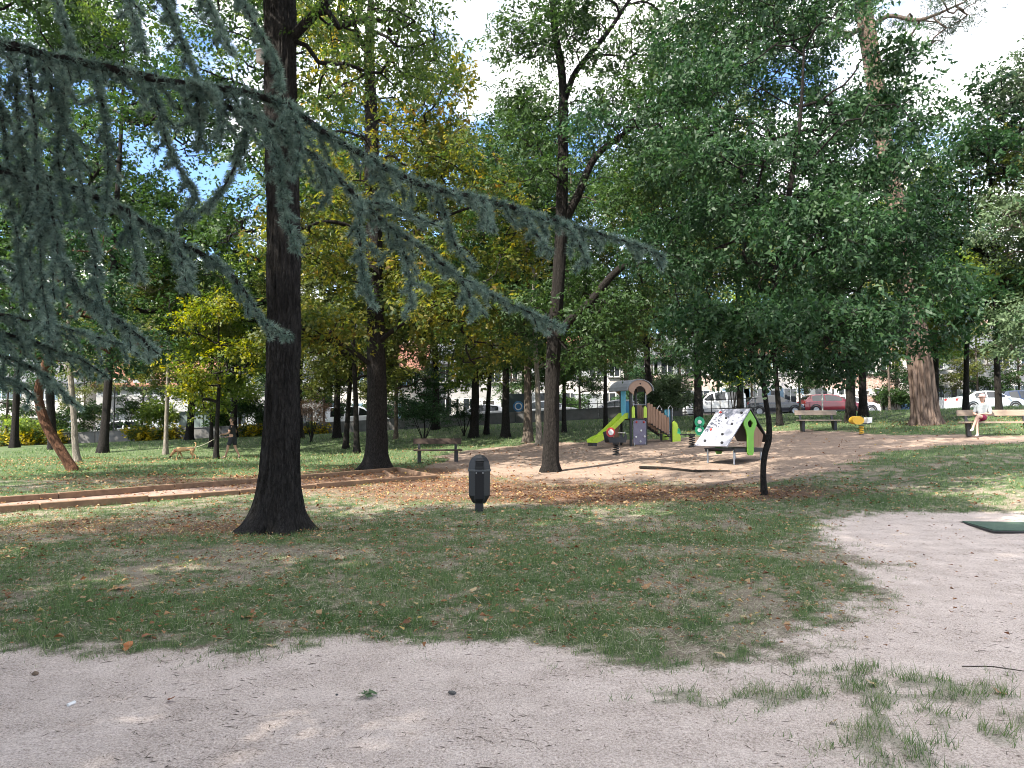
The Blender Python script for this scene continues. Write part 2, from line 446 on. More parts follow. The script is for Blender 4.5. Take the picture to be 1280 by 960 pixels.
def ground_mat():
    m, t, b, out = new_mat('ground')
    L = t.links.new
    tcn = N(t, 'ShaderNodeTexCoord')
    def noise(sc, det=6, ro=0.6):
        n = N(t, 'ShaderNodeTexNoise'); n.inputs['Scale'].default_value = sc; n.inputs['Detail'].default_value = det; n.inputs['Roughness'].default_value = ro
        L(tcn.outputs['Object'], n.inputs['Vector']); return n
    def attr(nm):
        a = N(t, 'ShaderNodeAttribute'); a.attribute_name = nm; return a.outputs['Fac']
    def mix(fac, c1, c2):
        x = N(t, 'ShaderNodeMix', data_type='RGBA')
        if hasattr(fac, 'is_linked'): L(fac, x.inputs[0])
        else: x.inputs[0].default_value = fac
        for i, c in ((6, c1), (7, c2)):
            if hasattr(c, 'is_linked'): L(c, x.inputs[i])
            else: x.inputs[i].default_value = (*c, 1)
        return x.outputs[2]
    def madd(a, mul, add):
        x = N(t, 'ShaderNodeMath', operation='MULTIPLY_ADD'); L(a, x.inputs[0]); x.inputs[1].default_value = mul; x.inputs[2].default_value = add; x.use_clamp = True
        return x.outputs[0]
    def sharpen(a, nz, amt, lo, hi):
        ad = N(t, 'ShaderNodeMath', operation='MULTIPLY_ADD'); L(nz, ad.inputs[0]); ad.inputs[1].default_value = amt; L(a, ad.inputs[2])
        mr = N(t, 'ShaderNodeMapRange'); mr.interpolation_type = 'SMOOTHSTEP'; L(ad.outputs[0], mr.inputs[0]); mr.inputs[1].default_value = lo + amt * 0.5; mr.inputs[2].default_value = hi + amt * 0.5
        return mr.outputs[0]
    nA = noise(0.9); nB = noise(7, 8, 0.7); nC = noise(60, 4, 0.7); nD = noise(140, 3, 0.6); nE = noise(2.6, 7, 0.65)
    # bare trodden earth of the path
    path = ramp(t, [(0.37, (0.19, 0.155, 0.13)), (0.46, (0.43, 0.36, 0.315)), (0.54, (0.54, 0.455, 0.405)), (0.63, (0.70, 0.61, 0.555))])
    sm = N(t, 'ShaderNodeMath', operation='MULTIPLY_ADD'); L(nC.outputs[0], sm.inputs[0]); sm.inputs[1].default_value = 0.55
    s2 = N(t, 'ShaderNodeMath', operation='MULTIPLY_ADD'); L(nE.outputs[0], s2.inputs[0]); s2.inputs[1].default_value = 0.30; s2.inputs[2].default_value = 0.0
    s3 = N(t, 'ShaderNodeMath', operation='MULTIPLY_ADD'); L(nD.outputs[0], s3.inputs[0]); s3.inputs[1].default_value = 0.55; s3.inputs[2].default_value = -0.18
    s4 = N(t, 'ShaderNodeMath', operation='ADD'); L(s2.outputs[0], s4.inputs[0]); L(s3.outputs[0], s4.inputs[1]); L(s4.outputs[0], sm.inputs[2])
    L(sm.outputs[0], path.inputs[0])
    sandc = ramp(t, [(0.36, (0.12, 0.085, 0.065)), (0.46, (0.21, 0.155, 0.12)), (0.56, (0.29, 0.22, 0.175)), (0.70, (0.38, 0.30, 0.245))]); L(sm.outputs[0], sandc.inputs[0])
    soil = ramp(t, [(0.38, (0.065, 0.052, 0.038)), (0.47, (0.165, 0.14, 0.105)), (0.56, (0.24, 0.21, 0.16)), (0.65, (0.38, 0.34, 0.27))]); L(sm.outputs[0], soil.inputs[0])
    green = ramp(t, [(0.38, (0.026, 0.044, 0.020)), (0.49, (0.060, 0.094, 0.040)), (0.57, (0.10, 0.135, 0.060)), (0.66, (0.23, 0.23, 0.155))]); L(sm.outputs[0], green.inputs[0])
    litc = ramp(t, [(0.30, (0.045, 0.028, 0.020)), (0.5, (0.130, 0.080, 0.055)), (0.70, (0.25, 0.17, 0.115))]); L(nC.outputs[0], litc.inputs[0])
    courtc = ramp(t, [(0.3, (0.15, 0.095, 0.075)), (0.5, (0.28, 0.205, 0.17)), (0.7, (0.38, 0.30, 0.26))]); L(nB.outputs[0], courtc.inputs[0])
    nF = noise(30, 5, 0.7)
    c = mix(sharpen(attr('grass'), nF.outputs[0], 1.3, 0.10, 0.55), soil.outputs[0], green.outputs[0])
    c = mix(sharpen(attr('dirt'), nF.outputs[0], 1.1, 0.22, 0.78), c, path.outputs[0])
    c = mix(sharpen(attr('sand'), nE.outputs[0], 0.8, 0.25, 0.75), c, sandc.outputs[0])
    c = mix(attr('court'), c, courtc.outputs[0])
    gg = sharpen(attr('grass'), nB.outputs[0], 0.6, 0.15, 0.6)
    dg = N(t, 'ShaderNodeMath', operation='MULTIPLY'); L(gg, dg.inputs[0]); L(attr('dirt'), dg.inputs[1]); dgs = N(t, 'ShaderNodeMath', operation='MULTIPLY'); L(dg.outputs[0], dgs.inputs[0]); dgs.inputs[1].default_value = 0.45
    c = mix(dgs.outputs[0], c, green.outputs[0])
    c = mix(sharpen(attr('litter'), nC.outputs[0], 1.0, 0.30, 0.62), c, litc.outputs[0])
    L(c, b.inputs['Base Color'])
    b.inputs['Roughness'].default_value = 0.95; b.inputs['Specular IOR Level'].default_value = 0.12
    h = N(t, 'ShaderNodeMath', operation='MULTIPLY_ADD'); L(nC.outputs[0], h.inputs[0]); h.inputs[1].default_value = 0.7
    h2 = N(t, 'ShaderNodeMath', operation='MULTIPLY_ADD'); L(nD.outputs[0], h2.inputs[0]); h2.inputs[1].default_value = 0.25; L(nB.outputs[0], h2.inputs[2]); L(h2.outputs[0], h.inputs[2])
    bp = N(t, 'ShaderNodeBump'); bp.inputs['Strength'].default_value = 0.8; bp.inputs['Distance'].default_value = 0.03
    L(h.outputs[0], bp.inputs['Height']); L(bp.outputs[0], b.inputs['Normal'])
    return m
M_GROUND = ground_mat()
for kk, nm, lab in ((0, 'lawn', 'patchy green lawn strewn with fallen leaves under the trees'), (1, 'dirt_path', 'pale trodden dirt path across the foreground'),
                    (2, 'play_area', 'sandy play area ground under the playground'), (3, 'gravel_court', 'reddish gravel strip between the timber edgings')):
    q = quads[kind_face == kk]
    used, inv = np.unique(q, return_inverse=True)
    me = mesh_np(nm, V[used], inv.reshape(-1, 4), smooth=True)
    for an, arr in (('grass', gr_), ('dirt', dirt_), ('sand', sand_), ('court', court_), ('litter', li_)):
        a = me.attributes.new(an, 'FLOAT', 'POINT'); a.data.foreach_set('value', arr.ravel()[used].astype(np.float32))
    o = link(nm, me, mat=M_GROUND)
    tag(o, lab, 'ground', kind='structure')

# street: pavement, road, far pavement, land beyond
def band(name, y0, y1, dz, m, lab, n=2, face=0.0):
    xx = axis([(-600, -100, 50), (-100, 100, 2.0), (100, 600, 50)])
    yy = np.linspace(y0, y1, n)
    X, Y = np.meshgrid(xx, yy); Z = G(X, np.full_like(Y, 52.0)) + dz
    v = np.stack([X, Y, Z], -1).reshape(-1, 3); k = len(xx)
    ii = np.arange(len(v)).reshape(n, k)
    f = np.stack([ii[:-1, :-1], ii[:-1, 1:], ii[1:, 1:], ii[1:, :-1]], -1).reshape(-1, 4)
    if face:                                    # kerb faces on both long sides
        for row, sgn in ((0, 1), (n - 1, -1)):
            base = v[ii[row]].copy(); base[:, 2] -= face
            o0 = len(v); v = np.vstack([v, base]); jj = o0 + np.arange(k)
            f = np.vstack([f, np.stack([ii[row][:-1], ii[row][1:], jj[1:], jj[:-1]], -1)])
    o = link(name, mesh_np(name, v, f), mat=m); tag(o, lab, 'ground', kind='structure')
M_ASPH = mat('asphalt', (0.10, 0.10, 0.10), (0.16, 0.155, 0.15), 3.0, 0.9, 0.2, 90)
M_PAVE = mat('pavement', (0.42, 0.40, 0.37), (0.54, 0.52, 0.49), 2.0, 0.9, 0.15, 40)
band('pavement', 46.9, 48.6, 0.05, M_PAVE, 'pale pavement along the near side of the street', face=0.16)
band('road', 48.6, 59.0, -0.07, M_ASPH, 'grey asphalt street behind the park')
band('far_pavement', 59.0, 61.5, 0.05, M_PAVE, 'pale pavement in front of the houses', face=0.16)
M_FAR = mat('far_ground', (0.10, 0.13, 0.05), (0.18, 0.17, 0.10), 0.3, 0.95)
band('far_ground', 61.5, 900.0, 0.03, M_FAR, 'grassy land behind the houses', n=12)
# ------------------------------------------------------------------ foliage
def unit(a): return a / (np.linalg.norm(a, axis=-1, keepdims=True) + 1e-9)
def leaflet(base, ang, l, w, z=0.0):
    """four corners of one leaf blade, lying near the local xy plane"""
    c, s = math.cos(ang), math.sin(ang)
    def T(x, y, h): return (base[0] + c * x - s * y, base[1] + s * x + c * y, z + h)
    return [T(0, 0, 0), T(l * 0.42, w * 0.5, w * 0.22), T(l, 0, -l * 0.16), T(l * 0.42, -w * 0.5, w * 0.22)]
def pinnate(pairs, L, ll, lw, ang=55):
    out = []
    for i in range(pairs):
        t = (i + 0.7) / (pairs + 0.4)
        k = 0.75 + 0.5 * math.sin(math.pi * t)
        for s in (1, -1):
            out.append(leaflet((t * L, 0), s * R(ang - 12 * t), ll * k, lw * k, -0.10 * L * t * t))
    out.append(leaflet((L, 0), 0, ll, lw, -0.10 * L))
    return np.array(out)
def cluster(n, L, ll, lw, seed=1, spread=75):
    r = random.Random(seed); out = []
    for i in range(n):
        t = (i + 0.5) / n
        k = r.uniform(0.7, 1.15)
        a = R(r.uniform(25, spread)) * (1 if i % 2 else -1)
        out.append(leaflet((t * L, r.uniform(-0.12, 0.12) * L), a, ll * k, lw * k, r.uniform(-0.18, 0.14) * L))
    return np.array(out)
def palmate(n, ll, lw):
    out = []
    for i in range(n):
        a = R(-100 + 200 * i / (n - 1))
        k = 1.0 - 0.35 * abs(i - (n - 1) / 2) / ((n - 1) / 2)
        out.append(leaflet((0, 0), a, ll * k, lw * k, -0.02 * i))
    return np.array(out)
def scatter_leaves(rng, org, dirs, tmpl, scale, up=0.8, jitter=0.25, tilt=0.35):
    n = len(org); m = len(tmpl)
    d = unit(dirs)
    nr = np.array([0, 0, 1.0]) * up + rng.normal(0, 0.45, (n, 3))
    nr = unit(nr - (nr * d).sum(1, keepdims=True) * d)
    b = np.cross(nr, d)
    t = np.broadcast_to(tmpl[None], (n, m, 4, 3)).copy()
    tl = rng.normal(0, tilt, (n, m)) ; w = np.abs(tmpl[:, 1, 1] - tmpl[:, 3, 1]).mean() * 0.5 + np.linalg.norm(tmpl[:, 1] - tmpl[:, 3], axis=1).mean() * 0.5
    t[:, :, 1, 2] += tl * w; t[:, :, 3, 2] -= tl * w
    t[:, :, 2, 2] += rng.normal(0, tilt, (n, m)) * w
    L = np.linalg.norm(tmpl[:, 2] - tmpl[:, 0], axis=1).mean()
    t += rng.normal(0, jitter * L, (n, m, 1, 3))
    t *= scale[:, None, None, None]
    v = org[:, None, None, :] + t[..., 0:1] * d[:, None, None] + t[..., 1:2] * b[:, None, None] + t[..., 2:3] * nr[:, None, None]
    var = np.clip(rng.random((n, 1)) * 0.55 + rng.random((n, m)) * 0.45, 0, 1)
    return v.reshape(-1, 3), var.ravel()
def leaf_mesh(name, v, var):
    f = np.arange(len(v), dtype=np.int32).reshape(-1, 4)
    me = mesh_np(name, v, f)
    a = me.attributes.new('var', 'FLOAT', 'FACE'); a.data.foreach_set('value', var.astype(np.float32))
    return me
def resample(poly, step):
    poly = np.asarray(poly, float); out = [poly[0]]
    # smooth Catmull-Rom through the points
    n = len(poly)
    for i in range(n - 1):
        p0 = poly[max(i - 1, 0)]; p1 = poly[i]; p2 = poly[i + 1]; p3 = poly[min(i + 2, n - 1)]
        L = np.linalg.norm(p2[:3] - p1[:3]); k = max(1, int(math.ceil(L / step)))
        for j in range(1, k + 1):
            t = j / k
            out.append(0.5 * ((2 * p1) + (-p0 + p2) * t + (2 * p0 - 5 * p1 + 4 * p2 - p3) * t * t + (-p0 + 3 * p1 - 3 * p2 + p3) * t ** 3))
    return np.array(out)
def tubes_np(a, b, ra, rb, n=5):
    """one frustum per edge, all in one array"""
    d = unit(b - a)
    ref = np.where(np.abs(d[:, 2:3]) > 0.9, np.array([[1.0, 0, 0]]), np.array([[0, 0, 1.0]]))
    u = unit(np.cross(d, ref)); w = np.cross(d, u)
    an = np.arange(n) * 2 * math.pi / n
    ring = u[:, None] * np.cos(an)[None, :, None] + w[:, None] * np.sin(an)[None, :, None]
    va = a[:, None] + ring * ra[:, None, None]; vb = (b + d * rb[:, None] * 0.3)[:, None] + ring * rb[:, None, None]
    v = np.concatenate([va, vb], 1).reshape(-1, 3)
    base = (np.arange(len(a)) * 2 * n)[:, None, None]
    j = np.arange(n)
    q = np.stack([j, (j + 1) % n, (j + 1) % n + n, j + n], -1)[None]
    return v, (base + q).reshape(-1, 4)
def trunk_mesh(name, poly, sides=28, step=0.10, ridge=0.05, flare=(0.9, 0.22, 0.5, 0.9), lobes=5, seed=0, hs=7.0, vs_=1.1):
    """bark-ridged tapered trunk; poly rows x,y,z,r in local space"""
    p = resample(poly, step)
    z = p[:, 2] - p[0, 2]
    d = unit(np.gradient(p[:, :3], axis=0))
    u = unit(np.cross(d, np.array([[0, 1.0, 0.02]]))); w = np.cross(d, u)
    an = np.arange(sides) * 2 * math.pi / sides
    A, Zz = np.meshgrid(an, np.concatenate([[0], np.cumsum(np.linalg.norm(np.diff(p[:, :3], axis=0), axis=1))]))
    fl = flare[0] * np.exp(-z / flare[1]) + flare[2] * np.exp(-z / flare[3])
    lob = 1 + 0.55 * np.cos(A * lobes + seed + 0.7 * np.sin(A * 2 + seed)) * np.exp(-z / 0.30)[:, None] * 0.8
    tt = A / (2 * math.pi)
    def cyc(k, s):      # periodic noise in angle
        return vnoise((np.cos(A) * k + 40), (np.sin(A) * k + 40) + Zz * vs_, s)
    rr = np.abs(cyc(hs, seed + 1) - 0.5) * 2; r2 = cyc(hs * 2.1, seed + 5) - 0.5; r3 = cyc(1.4, seed + 9) - 0.5
    mul = 1 + fl[:, None] * lob + ridge * (rr - 0.5) * 2 + ridge * 0.8 * r2 + 0.14 * r3
    rad = p[:, 3][:, None] * mul
    v = p[:, None, :3] + (u[:, None] * np.cos(A)[..., None] + w[:, None] * np.sin(A)[..., None]) * rad[..., None]
    v[0, :, 2] -= 0.12
    k = len(p); ii = np.arange(k * sides).reshape(k, sides)
    f = np.stack([ii[:-1], np.roll(ii, -1, 1)[:-1], np.roll(ii, -1, 1)[1:], ii[1:]], -1).reshape(-1, 4)
    return mesh_np(name, v.reshape(-1, 3), f, smooth=True)
def skeleton(rng, trunk, limbs, lobes, step=0.4, tip=0.007, climb=0.6, start=0.35, expo=0.46, shell=0.45):
    """connect points spread through the crown lobes to trunk and limbs; returns nodes, parents, radii, tip counts"""
    pos = []; par = []; rad = []
    t = resample(trunk, 0.3)
    for i, q in enumerate(t): pos.append(q[:3]); par.append(i - 1); rad.append(q[3])
    nt_ = len(t); elig = [i for i in range(nt_) if (i / nt_) > start]
    for lb in limbs:
        q = resample(lb, 0.3)
        a = np.array(pos); j = int(np.argmin(np.linalg.norm(a - q[0, :3], axis=1)))
        for i, r_ in enumerate(q):
            pos.append(r_[:3]); par.append(j if i == 0 else len(pos) - 2); rad.append(r_[3]); elig.append(len(pos) - 1)
    nfix = len(pos)
    att = []
    for c, rr, n in lobes:
        dv = unit(rng.normal(size=(n, 3)))
        rad_ = rng.random(n) ** shell
        att.append(np.asarray(c)[None] + dv * rad_[:, None] * np.asarray(rr)[None])
    att = np.vstack(att)
    P0 = np.zeros((60000, 3)); P0[:nfix] = np.array(pos); el = np.zeros(60000, bool); el[elig] = True
    E0 = P0[:nfix][el[:nfix]]
    dmin = np.array([np.linalg.norm(E0 - q, axis=1).min() for q in att])
    order = np.argsort(dmin); n = nfix
    tips = []
    for k in order:
        p = att[k]
        ids = np.nonzero(el[:n])[0]
        dv = p - P0[ids]; dist = np.linalg.norm(dv, axis=1)
        cost = dist + climb * np.maximum(0, -dv[:, 2] + 0.15 * dist)
        j = int(ids[np.argmin(cost)]); a = P0[j]; L = float(np.linalg.norm(p - a))
        if L < 0.08: continue
        pj = par[j] if par[j] >= 0 else j
        dj = P0[j] - P0[pj]; dj = dj / (np.linalg.norm(dj) + 1e-9)
        c = a + (p - a) * 0.4 + dj * L * 0.22 + np.array([0, 0, 0.10 * L])
        m = max(1, int(math.ceil(L / step)))
        last = j
        for s in range(1, m + 1):
            tt = s / m
            q = (1 - tt) ** 2 * a + 2 * tt * (1 - tt) * c + tt * tt * p
            if s < m: q = q + rng.normal(0, 0.035 * min(L, 1.5), 3)
            P0[n] = q; el[n] = True; par.append(last); rad.append(0.0); last = n; n += 1
        tips.append(last)
    P0 = P0[:n]; par = np.array(par); rad = np.array(rad)
    cnt = np.zeros(n); cnt[tips] = 1
    for i in range(n - 1, -1, -1):
        if par[i] >= 0: cnt[par[i]] += cnt[i]
    r = tip * np.maximum(cnt, 1) ** expo
    r = np.where(rad > 0, np.maximum(rad * 0.999, 0), r)
    for i in range(nfix, n): r[i] = min(r[i], r[par[i]] * 0.95)
    return P0, par, r, cnt, nfix, nt_
def clumpify(lobes, seed, size=.40, flat=.55, per=9):
    r = np.random.default_rng(seed + 5000); out = []
    for c, rr, n in lobes:
        k = max(3, int(round(n / per)))
        for i in range(k):
            dv = unit(r.normal(size=3)) * r.random() ** .42 * np.asarray(rr) * .82
            s = r.uniform(.7, 1.35) * size
            out.append((np.asarray(c) + dv, (rr[0] * s, rr[1] * s, max(.16, rr[2] * s * flat)), max(2, int(round(n / k)))))
    return out
def make_tree_meshes(name, seed, trunk, lobes, tmpl, limbs=(), per=3, twig_cnt=2, scale=(0.8, 1.25), droop=0.35, up=0.8, off=0.18,
                     step=0.4, tip=0.007, start=0.35, tubemin=0.004, trunk_kw=None, shell=0.45, climb=0.6, keep=None, along=1.0, clump=.42):
    if clump: lobes = clumpify(lobes, seed, clump)
    rng = np.random.default_rng(seed)
    pos, par, r, cnt, nfix, nt_ = skeleton(rng, trunk, limbs, lobes, step, tip, climb, start, shell=shell)
    tm = trunk_mesh(name + '_trunk', trunk, **(trunk_kw or {}))
    e = np.arange(nt_, len(pos)); e = e[r[e] > tubemin]
    ra = np.minimum(r[par[e]], r[e] * 1.25)
    v, f = tubes_np(pos[par[e]], pos[e], ra, r[e])
    bm_ = mesh_np(name + '_branches', v, f, smooth=True)
    lf = np.nonzero((np.arange(len(pos)) >= nfix) & (cnt <= twig_cnt))[0]
    if keep is not None: lf = lf[keep(pos[lf])]
    k = np.repeat(lf, per)
    bd = unit(pos[k] - pos[par[k]])
    org = pos[k] + rng.normal(0, off, (len(k), 3)) * np.array([1, 1, 0.7])
    side = unit(rng.normal(size=(len(k), 3)) * np.array([1, 1, 0.35]))
    dirs = bd * along * 0.6 + side + np.array([0, 0, -droop])
    lv, var = scatter_leaves(rng, org, dirs, tmpl, rng.uniform(scale[0], scale[1], len(k)), up=up)
    return tm, bm_, leaf_mesh(name + '_leaves', lv, var)
TRI = {}
def place_tree(name, label, meshes, mats, loc, rz=0.0, scale=None, group=None, cat='tree'):
    t = thing(name, label, cat, loc, rz, group, scale)
    for pn, me, m in zip(('trunk', 'branches', 'crown'), meshes, mats):
        o = link(pn, me, t, m)
        if pn != 'trunk': o['kind'] = 'stuff'
    return t
# ------------------------------------------------------------------ leaf and bark materials
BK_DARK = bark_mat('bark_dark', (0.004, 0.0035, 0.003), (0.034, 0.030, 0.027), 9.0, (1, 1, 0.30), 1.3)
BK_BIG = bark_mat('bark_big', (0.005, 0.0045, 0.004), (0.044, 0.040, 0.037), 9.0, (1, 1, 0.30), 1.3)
BK_MID = bark_mat('bark_mid', (0.030, 0.024, 0.019), (0.13, 0.105, 0.085), 6)
BK_RED = bark_mat('bark_red', (0.030, 0.016, 0.010), (0.15, 0.075, 0.045), 7)
BK_PALE = bark_mat('bark_pale', (0.07, 0.06, 0.05), (0.26, 0.23, 0.19), 6)
BK_PINE = bark_mat('bark_pine', (0.022, 0.014, 0.011), (0.20, 0.145, 0.115), 3.0, (1, 1, 0.16), 1.6)
LF_GREEN = leaf_mat('leaf_green', [(0.0, (0.015, 0.037, 0.012)), (0.5, (0.029, 0.062, 0.018)), (1.0, (0.050, 0.092, 0.024))], 0.36, 0.5, spec=0.3, clump=.5)
LF_DEEP = leaf_mat('leaf_deep', [(0.0, (0.011, 0.032, 0.013)), (0.5, (0.022, 0.057, 0.022)), (1.0, (0.043, 0.088, 0.030))], 0.32, 0.5, spec=0.3, clump=.5)
LF_LOCUST = leaf_mat('leaf_locust', [(0.0, (0.031, 0.065, 0.017)), (0.5, (0.058, 0.107, 0.026)), (1.0, (0.107, 0.153, 0.034))], 0.42, 0.5)
LF_AUTUMN = leaf_mat('leaf_autumn', [(0.0, (0.027, 0.052, 0.016)), (0.40, (0.056, 0.084, 0.020)), (0.66, (0.107, 0.119, 0.025)), (0.88, (0.182, 0.172, 0.029)), (1.0, (0.147, 0.106, 0.029))], 0.5, 0.5, clump=0.65, cscale=0.5)
LF_YELLOW = leaf_mat('leaf_yellow', [(0.0, (0.038, 0.075, 0.016)), (0.45, (0.082, 0.117, 0.019)), (0.80, (0.220, 0.233, 0.030)), (1.0, (0.220, 0.194, 0.026))], 0.5, 0.5, clump=0.7)
LF_OLIVE = leaf_mat('leaf_olive', [(0.0, (0.044, 0.060, 0.019)), (0.5, (0.076, 0.100, 0.027)), (1.0, (0.152, 0.148, 0.036))], 0.4, 0.5)
LF_LIGHT = leaf_mat('leaf_light', [(0.0, (0.069, 0.128, 0.029)), (0.5, (0.128, 0.196, 0.044)), (1.0, (0.225, 0.274, 0.059))], 0.45, 0.5)  # light green; on the left background trees it puts sunlight into the leaf colour
LF_SILVER = leaf_mat('leaf_silver', [(0.0, (0.050, 0.085, 0.045)), (0.5, (0.085, 0.130, 0.065)), (1.0, (0.140, 0.190, 0.100))], 0.25, 0.55)
LF_CONIFER = leaf_mat('leaf_conifer', [(0.0, (0.018, 0.038, 0.024)), (0.5, (0.034, 0.064, 0.036)), (1.0, (0.060, 0.092, 0.048))], 0.2, 0.5)
LF_CEDAR = leaf_mat('leaf_cedar', [(0.0, (0.057, 0.095, 0.077)), (0.5, (0.121, 0.181, 0.147)), (1.0, (0.230, 0.305, 0.250))], 0.22, 0.5, clump=0.3, cscale=2.5)
LF_PINK = leaf_mat('leaf_pink', [(0.0, (0.14, 0.085, 0.06)), (0.5, (0.25, 0.16, 0.11)), (1.0, (0.36, 0.25, 0.17))], 0.35, 0.6)
LF_FLOWER = leaf_mat('flower_yellow', [(0.0, (0.03, 0.06, 0.018)), (0.45, (0.07, 0.11, 0.025)), (0.62, (0.30, 0.25, 0.02)), (1.0, (0.50, 0.40, 0.03))], 0.35, 0.5, clump=0.6, cscale=1.1)
LF_LIME = leaf_mat('leaf_lime', [(0.0, (0.16, 0.24, 0.03)), (0.5, (0.28, 0.38, 0.04)), (1.0, (0.44, 0.50, 0.07))], 0.5, 0.5)

T_ASH = pinnate(4, 0.28, 0.115, 0.042)
T_LOCUST = pinnate(5, 0.22, 0.060, 0.026, 60)
T_CHEST = palmate(5, 0.20, 0.085)
T_ELM = cluster(8, 0.34, 0.125, 0.050, 3)
T_MID = cluster(9, 0.46, 0.16, 0.085, 4)
T_FAR = cluster(9, 0.85, 0.34, 0.20, 5)
T_SMALL = cluster(9, 0.20, 0.060, 0.030, 6)

def loc_lobe(base, px, py, d, rx, ry, dep, n, k=1.8, e=1.12):
    return (P(px, py, d) - base, (e * rx * d / F, e * dep, e * ry * d / F), int(n * k))
def pline(base, pts):
    """pts: (px, py, d, radius in px) -> local x,y,z,r"""
    out = []
    for px, py, d, w in pts:
        q = P(px, py, d) - base
        out.append((q[0], q[1], q[2], w * d / F))
    return out

# --- the big dark trunk in front, locust-like leaves high above
b = at(345, 664)
d0 = b[1]
tr = pline(b, [(345, 664, d0, 21.5), (350, 600, d0, 21), (353, 520, d0, 20.5), (355, 400, d0, 20), (354, 280, d0, 20), (352, 140, d0, 20), (350, 0, d0, 19), (346, -160, d0, 17), (352, -330, d0, 13), (356, -520, d0, 8), (360, -700, d0, 3)])
tr[0] = (0, 0, 0, tr[0][3])
lobes = [loc_lobe(b, *a) for a in ((470, 30, 10.5, 110, 70, 1.6, 55), (330, -90, 11, 190, 90, 2.4, 60), (545, 40, 11.5, 45, 60, 1.0, 16), (210, -30, 11.5, 120, 60, 1.8, 40),
                                  (420, -230, 11, 300, 130, 3.6, 110), (300, -420, 11, 260, 150, 3.4, 90), (420, 130, 11, 50, 50, 0.8, 14), (560, -90, 11, 150, 70, 2.0, 45), (120, -170, 12, 170, 90, 2.5, 50))]
limbs = [pline(b, [(352, 60, d0, 7), (410, 0, d0 - .3, 6), (470, -60, d0 - .5, 5), (540, -110, d0 - .6, 3)]),
         pline(b, [(350, 20, d0, 7), (300, -50, d0, 6), (220, -100, d0 + .3, 4), (150, -140, d0 + .6, 3)]),
         pline(b, [(348, -60, d0, 7), (400, -160, d0 - .6, 5), (470, -260, d0 - 1, 3)])]
ms = make_tree_meshes('locust', 11, tr, lobes, T_LOCUST, limbs, per=7, twig_cnt=3, droop=0.9, start=0.5, off=0.16, tip=0.006,
                      trunk_kw=dict(sides=110, step=0.05, ridge=0.085, hs=15.0, vs_=2.2, seed=2, lobes=5, flare=(0.75, 0.20, 0.55, 0.62)))
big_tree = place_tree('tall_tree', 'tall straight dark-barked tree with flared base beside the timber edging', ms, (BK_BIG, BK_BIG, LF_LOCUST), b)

# --- yellowing tree with horizontal bare branches
b = at(470, 588); d0 = b[1]
tr = pline(b, [(470, 588, d0, 12), (471, 500, d0, 11.5), (470, 420, d0, 11), (468, 330, d0, 10.5), (466, 240, d0, 9.5), (464, 150, d0, 8), (462, 60, d0, 5.5), (465, -40, d0, 2.5)])
tr[0] = (0, 0, 0, tr[0][3])
lobes = [loc_lobe(b, *a) for a in ((470, 330, d0, 110, 80, 3.0, 60), (405, 395, d0 - 2, 55, 45, 1.8, 30), (570, 390, d0 - 1, 75, 50, 2.2, 45), (520, 230, d0, 105, 70, 3, 60), (555, 140, d0, 55, 60, 2.2, 34),
                                  (640, 290, d0, 60, 60, 2.4, 34), (375, 290, d0, 50, 70, 2.4, 30), (600, 440, d0 + 1, 60, 26, 2, 26), (470, 120, d0, 70, 70, 2.5, 40), (640, 225, d0 + 1, 40, 30, 1.6, 16), (395, 170, d0 + 1, 45, 60, 2, 24), (450, 20, d0, 90, 60, 3, 36))]
limbs = [pline(b, [(469, 460, d0, 3.4), (430, 432, d0 - .8, 3), (395, 422, d0 - 1.6, 2.2), (372, 421, d0 - 2, 1.5)]),
         pline(b, [(470, 300, d0, 3.6), (430, 280, d0 - .6, 3), (400, 278, d0 - 1, 2), (370, 290, d0 - 1.4, 1.2)]),
         pline(b, [(470, 430, d0, 3.2), (510, 400, d0 - .8, 2.8), (560, 375, d0 - 1.4, 2), (610, 350, d0 - 2, 1.2)]),
         pline(b, [(468, 330, d0, 3.4), (520, 290, d0, 2.6), (580, 262, d0, 1.8), (640, 250, d0, 1)])]
ms = make_tree_meshes('chestnut', 21, tr, lobes, T_CHEST, limbs, per=12, twig_cnt=2, droop=0.5, start=0.3, off=0.42, tip=0.010, scale=(0.8, 1.3),
                      trunk_kw=dict(sides=40, step=0.12, ridge=0.07, hs=5.0, seed=5, flare=(0.7, 0.25, 0.35, 0.8)))
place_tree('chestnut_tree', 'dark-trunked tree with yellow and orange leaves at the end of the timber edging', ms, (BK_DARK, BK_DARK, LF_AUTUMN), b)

# --- forked tree in the middle
b = at(688, 590); d0 = b[1]
tr = pline(b, [(688, 590, d0, 9.2), (690, 500, d0, 9), (692, 430, d0, 8.6), (698, 350, d0, 8.2), (702, 270, d0, 7.6), (704, 180, d0, 6.5), (703, 100, d0, 5.5), (693, 30, d0, 4.5), (690, -60, d0, 3), (700, -140, d0, 1.5)])
tr[0] = (0, 0, 0, tr[0][3])
limbs = [pline(b, [(692, 425, d0, 6.5), (712, 402, d0 - .3, 6), (740, 376, d0 - .6, 5.5), (770, 340, d0 - 1, 5), (830, 296, d0 - 1.6, 4), (900, 235, d0 - 2, 2.5), (960, 170, d0 - 2.2, 1.3)]),
         pline(b, [(701, 285, d0, 6), (722, 245, d0, 5.5), (745, 195, d0, 4.5), (790, 160, d0 + .5, 3), (850, 110, d0 + .8, 1.8)]),
         pline(b, [(704, 130, d0, 4.5), (720, 90, d0, 4), (760, 40, d0 - .3, 3), (800, -20, d0 - .6, 2)])]
